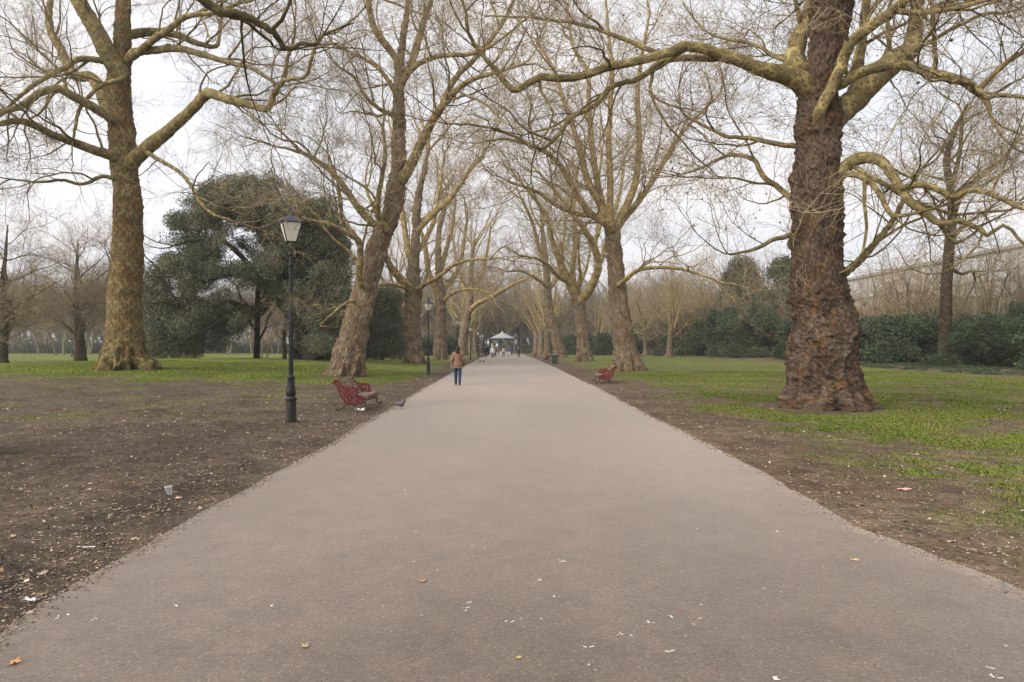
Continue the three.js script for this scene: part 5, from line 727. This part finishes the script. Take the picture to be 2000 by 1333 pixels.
{ // pigeons
  const bird = capsules([[0.0, 0.115, 0.03, 0.058, 0.0, 0.125, -0.05, 0.055], [0, 0.12, -0.06, 0.045, 0, 0.10, -0.19, 0.014], [0, 0.14, 0.06, 0.038, 0, 0.195, 0.095, 0.026], [0, 0.205, 0.105, 0.027, 0, 0.208, 0.11, 0.026], [0.03, 0.125, 0.03, 0.04, 0.022, 0.115, -0.13, 0.018], [-0.03, 0.125, 0.03, 0.04, -0.022, 0.115, -0.13, 0.018]], 0.022);
  const geo = meshField(56, [0, 0.12, -0.03], 0.2, bird), grey = paint(geo, (x, y, z) => z > 0.06 && y > 0.13 ? [0.045, 0.055, 0.065] : y > 0.13 && z < 0 ? [0.085, 0.09, 0.105] : Math.abs(z + 0.11) < 0.015 ? [0.03, 0.03, 0.035] : [0.07, 0.075, 0.09]), gm = new THREE.MeshStandardMaterial({ vertexColors: true, roughness: 0.6 });
  const o = thing('pigeon', 'grey pigeon standing on the path edge right of the red bench', 'pigeon'); mesh('body', grey, gm, o);
  const legM = std(lin(0.35, 0.09, 0.07), 0.7), beakM = std(lin(0.12, 0.11, 0.1), 0.5); for (const s of [-1, 1]) { const m = new MB(), one = () => [1, 1, 1]; m.tube([V(s * 0.022, 0.075, 0.0), V(s * 0.023, 0.035, -0.008), V(s * 0.023, 0.004, 0.0)], [0.006, 0.0035, 0.0035], 5, one); for (const a of [-0.5, 0, 0.5]) m.tube([V(s * 0.023, 0.005, 0), V(s * 0.023 + Math.sin(a) * 0.03, 0.004, Math.cos(a) * 0.03)], [0.003, 0.002], 4, one); m.tube([V(s * 0.023, 0.005, 0), V(s * 0.023, 0.004, -0.02)], [0.003, 0.002], 4, one); mesh('leg', m.geometry(), legM, o); }
  const bk = new MB(); bk.tube([V(0, 0.204, 0.128), V(0, 0.200, 0.15), V(0, 0.196, 0.158)], [0.007, 0.004, 0.001], 5, () => [1, 1, 1]); mesh('beak', bk.geometry(), beakM, o);
  const p = at(783, 799, 17.9); o.position.set(p.x, 0.004, -17.9); o.rotation.y = Math.PI / 2 - 0.35;
  [[938, 708, 74, 1.2, 'left of two small pigeons on the path beyond the walking woman'], [944.5, 709, 73, -0.4, 'right of two small pigeons on the path beyond the walking woman']].forEach(([px, py, d, a, lab]) => { const c = o.clone(); c.name = numbered('pigeon'); scene.add(c); c.position.set((px - VX) / FOCAL * d, 0.01, -d); c.rotation.y = a; c.scale.setScalar(1.25); tag(c, lab, 'pigeon'); });
}

// ---------------------------------------------------------------- grass, leaf litter, sticks, flecks and rubbish
const pathTop = (x, d) => 0.012 * (1 - (2 * clamp((x - pathLeft(d)) / (pathRight(d) - pathLeft(d))) - 1) ** 2);
const surfaceY = (x, d) => x > pathLeft(d) && x < pathRight(d) ? pathTop(x, d) : groundH(x, d);
{
  const tuft = (seed) => { const r = mulberry(seed), mb = new MB(); for (let k = 0; k < 18; k++) { const a = r() * 6.28, o = V((r() + r() - 1) * 0.09, 0, (r() + r() - 1) * 0.09), h = 0.008 + r() * 0.026, b = 0.008 + r() * 0.022, w = 0.0014 + r() * 0.0014, s = V(-Math.sin(a), 0, Math.cos(a)), t = 0.75 + r() * 0.5, c = r() < 0.16 ? [1.5, 1.1, 1.2] : [t, t, t]; const A = V(o.x + Math.cos(a) * b * 0.35, h * 0.6, o.z + Math.sin(a) * b * 0.35), B = V(o.x + Math.cos(a) * b, h, o.z + Math.sin(a) * b), i0 = mb.vert(V(o.x - s.x * w, -0.01, o.z - s.z * w), UP, c, 0, 0), i1 = mb.vert(V(o.x + s.x * w, -0.01, o.z + s.z * w), UP, c, 0, 0), i2 = mb.vert(V(A.x - s.x * w, A.y, A.z - s.z * w), UP, c, 0, 0), i3 = mb.vert(V(A.x + s.x * w, A.y, A.z + s.z * w), UP, c, 0, 0), i4 = mb.vert(B, UP, c, 0, 0); mb.i.push(i0, i1, i2, i1, i3, i2, i2, i3, i4); } return mb.geometry(); };
  const G = [tuft(1), tuft(2), tuft(3)], L = [[], [], []], C = [[], [], []], r = mulberry(700), col = new THREE.Color();
  const scatter = (n, x0, x1, d0, d1, k) => { for (let i = 0; i < n; i++) { const x = lerp(x0, x1, r()), d = lerp(d0, d1, Math.pow(r(), k)); const px = VX + x / d * FOCAL; if (px < -120 || px > 2120) continue; const g = grassAt(x, d); if (r() > g * (0.4 + 0.6 * g) * (0.75 + 0.9 * fbm2(x * 5, d * 5, 2))) continue; const q = Math.floor(r() * 3), s = (0.6 + 0.6 * r()) * (0.6 + 0.5 * g) * lerp(1, 1.6, smooth(12, 40, d)), c = turfColour(x, d); L[q].push(new THREE.Matrix4().compose(V(x, groundH(x, d), -d), new THREE.Quaternion().setFromAxisAngle(UP, r() * 6.28), V(s * 1.2, s, s * 1.2))); const v = 0.85 + r() * 0.45; C[q].push(col.clone().setRGB(c[0] * v * 1.0, c[1] * v * 1.03, c[2] * v)); } };
  scatter(170000, 4.2, 15, 5.5, 24, 0.9); scatter(50000, 5, 26, 22, 46, 0.9); scatter(30000, -18, -3.6, 10, 30, 0.8); scatter(50000, -34, -3.6, 27, 46, 0.8);
  const m = new THREE.MeshPhysicalMaterial({ vertexColors: true, roughness: 0.8, specularIntensity: 0.25, side: THREE.DoubleSide });
  L.forEach((l, i) => tag(instanced(numbered('grass'), G[i], m, l, scene, C[i]), ['short green turf tufts growing over both lawns', 'short turf blades scattered through the worn soil', 'thin grass tufts mixed into both lawns'][i], 'grass'));
}
const leafGeo = (seed, lobes) => { const r = mulberry(seed), mb = new MB(), n = lobes ? 15 : 8, c = [1, 1, 1], mid = mb.vert(V(0, 0.02, 0), UP, c, 0, 0), ring = []; for (let k = 0; k < n; k++) { const a = k / n * 6.2832, q = lobes ? (k % 3 === 0 ? 1 : k % 3 === 1 ? 0.62 : 0.58) * (0.8 + 0.3 * r()) : (0.5 + 0.25 * r()) * (1 + 0.5 * Math.cos(2 * a)), x = Math.cos(a) * q * 0.5, z = Math.sin(a) * q * 0.5; ring.push(mb.vert(V(x, 0.02 + 0.5 * q * q * (0.15 + 0.5 * r()) * (Math.abs(Math.cos(a)) > 0.5 ? 1 : 0.3), z), UP, c, 0, 0)); } for (let k = 0; k < n; k++) mb.i.push(mid, ring[(k + 1) % n], ring[k]); const g = mb.geometry(); g.computeVertexNormals(); return g; };
const LEAVES = [leafGeo(1, true), leafGeo(2, true), leafGeo(3, false), leafGeo(4, false)], leafM = new THREE.MeshPhysicalMaterial({ specularIntensity: 0.3, vertexColors: false, color: 0xffffff, roughness: 0.85, side: THREE.DoubleSide });
const stickGeo = (() => { const r = mulberry(8), mb = new MB(), P = [V(0, 0, 0)]; const d = V(1, 0, 0); for (let k = 0; k < 6; k++) { d.z += (r() - 0.5) * 0.5; d.y += (r() - 0.5) * 0.12; d.normalize(); P.push(P[k].clone().addScaledVector(d, 1 / 6)); } mb.tube(P, P.map((_, k) => 0.022 - 0.002 * k), 5, () => [1, 1, 1]); mb.tube([P[3], P[3].clone().add(V(0.12, 0.02, 0.13))], [0.012, 0.006], 4, () => [1, 1, 1]); return mb.geometry(); })();
{
  const r = mulberry(720), L = [[], [], [], []], C = [[], [], [], []], S = [], SC = [], col = new THREE.Color(), tones = [[0.22, 0.165, 0.115], [0.37, 0.295, 0.215], [0.15, 0.105, 0.072], [0.44, 0.37, 0.285], [0.28, 0.19, 0.12], [0.36, 0.21, 0.11], [0.52, 0.47, 0.40]];
  const drop = (x, d, s) => { const px = VX + x / d * FOCAL, py = VY + EYE * FOCAL / d; if (px < -150 || px > 2150 || py > 1500) return; const q = Math.floor(r() * 4), t = tones[Math.floor(r() * r() * 7)], v = 0.75 + r() * 0.5; L[q].push(new THREE.Matrix4().compose(V(x, surfaceY(x, d) + 0.004, -d), new THREE.Quaternion().setFromEuler(new THREE.Euler((r() - 0.5) * 0.7, r() * 6.28, (r() - 0.5) * 0.7)), V(s, s * (0.4 + r()), s * (0.6 + 0.5 * r())))); C[q].push(col.clone().setRGB(t[0] * v, t[1] * v, t[2] * v)); };
  for (let k = 0; k < 30000; k++) { const side = r() < 0.62 ? -1 : 1, d = 2.8 * Math.pow(13, r()), out = -Math.log(1 - r() * 0.98) * (r() < 0.6 ? 0.55 : 2.8) - 0.10, e = side < 0 ? pathLeft(d) : pathRight(d), x = e + side * out; if (fbm2(x * 0.8 + 15, d * 0.8, 3) + 0.35 < r() * 0.9) continue; if (out < 0 && r() < 0.5) continue; drop(x, d, (0.014 + 0.062 * r() * r() * r()) * (d > 12 ? 1.4 : 1)); }
  for (let k = 0; k < 22000; k++) { const d = 4 * Math.pow(9, r()), x = (r() - 0.5) * 2.2 * d * 0.75; if (x > pathLeft(d) - 0.3 && x < pathRight(d) + 0.3) continue; drop(x, d, (0.018 + 0.05 * r() * r()) * (d > 12 ? 1.5 : 1)); }
  for (let k = 0; k < 130; k++) { const d = 3 * Math.pow(9, r()), x = lerp(pathLeft(d), pathRight(d), r()); drop(x, d, 0.012 + 0.02 * r()); }
  for (let k = 0; k < 2600; k++) { const side = r() < 0.6 ? -1 : 1, d = 3 * Math.pow(8, r()), e = side < 0 ? pathLeft(d) : pathRight(d), x = e + side * (r() * r() * 6 + 0.02), px = VX + x / d * FOCAL; if (px < -100 || px > 2100) continue; const s = 0.05 + 0.18 * r() * r(); S.push(new THREE.Matrix4().compose(V(x, groundH(x, d) + 0.006, -d), new THREE.Quaternion().setFromAxisAngle(UP, r() * 6.28), V(s, 0.08 + s * 0.3, s * 0.6))); const t = r() < 0.3 ? [0.36, 0.28, 0.2] : [0.10, 0.075, 0.055]; SC.push(col.clone().setRGB(...t)); }
  L.forEach((l, i) => tag(instanced(numbered('leaf_litter'), LEAVES[i], leafM, l, scene, C[i]), ['curled tan plane leaves littering the soil verges', 'broken brown leaves littering the soil verges', 'small pale leaf scraps along the path edges', 'narrow dry leaf scraps along the path edges'][i], 'leaf litter'));
  tag(instanced('twig_litter', stickGeo, leafM, S, scene, SC), 'small dead sticks lying over the soil verges', 'twigs');
  const K = [], KC = []; for (let k = 0; k < 11000; k++) { const side = r() < 0.5 ? -1 : 1, d = 3 * Math.pow(11, r()), out = (r() + r() + r() - 1.5) * 0.16 + 0.02, x = (side < 0 ? pathLeft(d) : pathRight(d)) + side * out, s = (0.003 + 0.009 * r() * r()) * (d > 10 ? 1.6 : 1); K.push(new THREE.Matrix4().compose(V(x, surfaceY(x, d) + s * 0.1, -d), new THREE.Quaternion().setFromEuler(new THREE.Euler(r() * 6, r() * 6, 0)), V(s, s * 0.6, s * (0.7 + r() * 0.6)))); const c = soilColour(x, d); KC.push(col.clone().setRGB(c[0], c[1], c[2])); }
  tag(instanced('soil_crumbs', new THREE.IcosahedronGeometry(1, 0), leafM, K, scene, KC), 'crumbs of brown soil spilled along both path edges', 'soil');
  const F = [], FC = []; const chip = leafGeo(9, false), fl = [[912, 1180], [910, 1195], [820, 1205], [1015, 1212], [993, 1218], [1065, 1213], [1090, 1170], [1206, 1246], [1240, 1246], [1272, 1220], [1302, 1206], [1333, 1245], [1357, 1228], [1374, 1212], [1365, 1185], [1150, 1270], [1310, 1275], [1052, 1138], [1137, 1092], [1097, 1099], [947, 1071], [922, 1070], [805, 1100], [855, 1115], [985, 935], [1165, 915], [1083, 991], [815, 1042], [1155, 1310], [1510, 1330], [1700, 1303], [1978, 1268], [1522, 1160], [1930, 1305], [1945, 1325], [1365, 1035], [1515, 1040], [182, 1210], [120, 1205], [430, 1060], [535, 1184], [340, 1185], [300, 1140], [790, 960], [725, 963], [1100, 1000]];
  for (const [px, py] of fl) { const d = EYE * FOCAL / (py - VY), x = (px - VX) / FOCAL * d, n = 1 + Math.floor(r() * 3); for (let k = 0; k < n; k++) { const xx = x + (r() - 0.5) * 0.05, dd = d + (r() - 0.5) * 0.06, s = 0.018 + 0.035 * r(); F.push(new THREE.Matrix4().compose(V(xx, pathTop(xx, dd) + 0.0015, -dd), new THREE.Quaternion().setFromAxisAngle(UP, r() * 6), V(s, 0.003, s * 0.7))); FC.push(col.clone().setRGB(0.62, 0.58, 0.53).multiplyScalar(0.7 + 0.5 * r())); } }
  tag(instanced('paper_flecks', chip, leafM, F, scene, FC), 'small whitish scraps trodden flat on the asphalt', 'scraps');
}
function groundPoint(px, py) { let d = EYE * FOCAL / (py - VY); for (let k = 0; k < 4; k++) d = (EYE - surfaceY((px - VX) / FOCAL * d, d)) * FOCAL / (py - VY); const x = (px - VX) / FOCAL * d; return [x, surfaceY(x, d), -d]; }
[[825, 1137, 0.075, [0.42, 0.23, 0.11], 'curled orange-brown leaf alone on the path left of centre'], [27, 1297, 0.085, [0.46, 0.22, 0.10], 'orange leaf on the path at the bottom left corner'], [1670, 1096, 0.08, [0.55, 0.36, 0.22], 'pale orange leaf on the right side of the path'], [596, 1265, 0.07, [0.35, 0.30, 0.16], 'yellowish curled leaf near the bottom of the path'], [1330, 1195, 0.025, [0.60, 0.10, 0.12], 'tiny red petal scrap among the white flecks on the path'], [348, 975, 0.12, [0.50, 0.33, 0.22], 'large tan leaf on the soil beside the clear plastic cup'], [1013, 1287, 0.045, [0.40, 0.36, 0.14], 'small yellow-green leaf at the bottom centre of the path']].forEach(([px, py, s, c, lab], i) => { const p = groundPoint(px, py), m = single('fallen_leaf', LEAVES[i % 2], std(lin(...c), 0.8, { side: THREE.DoubleSide }), lab, 'leaf', [p[0], p[1] + 0.004, p[2]], 'single leaves lying on the ground'); m.scale.set(s, s * 0.9, s * 0.8); m.rotation.y = i * 1.7; });
function crumple(seed, n, sx, sy, sz, wrap = 0.4) { const g = new THREE.PlaneGeometry(1, 1, n, n), p = g.attributes.position, q = createNoise2D(mulberry(seed)); for (let i = 0; i < p.count; i++) { const u = p.getX(i), v = p.getY(i), f = q(u * 2.2, v * 2.2), e = q(u * 5 + 3, v * 5); p.setXYZ(i, (u + 0.12 * e) * sx, sy * (0.55 + 0.5 * f + 0.25 * Math.abs(e) + wrap * (u * u + v * v)), (v + 0.12 * f) * sz); } g.computeVertexNormals(); return g; }
const paperM = std(lin(0.74, 0.74, 0.74), 0.8, { side: THREE.DoubleSide });
[[703, 807, 20, 0.20, 0.10, 0.13, 'crumpled white paper on the soil in front of the red bench'], [57, 1178, 22, 0.075, 0.03, 0.05, 'crumpled white paper scrap at the bottom left verge'], [167, 1070, 24, 0.15, 0.008, 0.035, 'flat white paper strip on the left soil verge'], [1765, 958, 26, 0.15, 0.02, 0.06, 'red and white paper wrapper on the right soil verge'], [712, 799, 27, 0.06, 0.03, 0.05, 'small white paper scrap below the bench seat']].forEach(([px, py, seed, sx, sy, sz, lab], i) => { const p = groundPoint(px, py); single('paper_scrap', crumple(seed, 7, sx, sy, sz), i === 3 ? std(lin(0.62, 0.38, 0.34), 0.7, { side: THREE.DoubleSide }) : paperM, lab, 'paper', p); });
{ const p = groundPoint(331, 967), o = thing('plastic_cup', 'small clear plastic cup on the left soil verge', 'cup', [p[0], p[1] + 0.03, p[2]], 0.4), pl = new THREE.MeshPhysicalMaterial({ color: lin(0.80, 0.84, 0.86), roughness: 0.15, transmission: 0.85, thickness: 0, side: THREE.DoubleSide }); const b = mesh('cup_wall', lathe([[0, 0], [0.026, 0], [0.030, 0.02], [0.039, 0.09]], 20), pl, o); const rm = mesh('rim', new THREE.TorusGeometry(0.039, 0.0025, 6, 24), std(lin(0.7, 0.75, 0.76), 0.3), o); b.rotation.x = rm.rotation.x = 0; b.rotation.z = 0.15; b.position.y = -0.03; rm.rotation.x = Math.PI / 2; rm.position.set(-0.013, 0.06, 0); }
[[1965, 1160, 0.30, 0.9, [0.20, 0.22, 0.22], 'grey stick lying on the path at the right frame edge'], [1590, 946, 0.32, 0.1, [0.09, 0.07, 0.055], 'dark stick on the right soil verge close to the path'], [1594, 909, 0.25, 0.1, [0.08, 0.06, 0.05], 'short dark stick on the right verge farther from the path'], [385, 956, 0.36, 0.5, [0.08, 0.06, 0.05], 'long dark stick beside the clear plastic cup'], [400, 922, 0.22, 0.6, [0.09, 0.07, 0.06], 'short dark stick on the left soil behind the plastic cup'], [1850, 768, 0.5, 0.05, [0.10, 0.08, 0.06], 'dark stick on the grass right of the burred plane tree']].forEach(([px, py, s, a, c, lab]) => { const p = groundPoint(px, py), m = single('fallen_stick', stickGeo, std(lin(...c), 0.9), lab, 'stick', [p[0], p[1] + 0.008, p[2]], 'single sticks on the ground'); m.scale.set(s, s * 0.8, s * 0.8); m.rotation.y = a; });

scene.fog = new THREE.FogExp2(new THREE.Color().setRGB(0.90, 0.89, 0.90), 0.0004);

scene.traverse((o) => { if (o.isMesh) o.castShadow = o.receiveShadow = true; });
renderer.render(scene, camera);
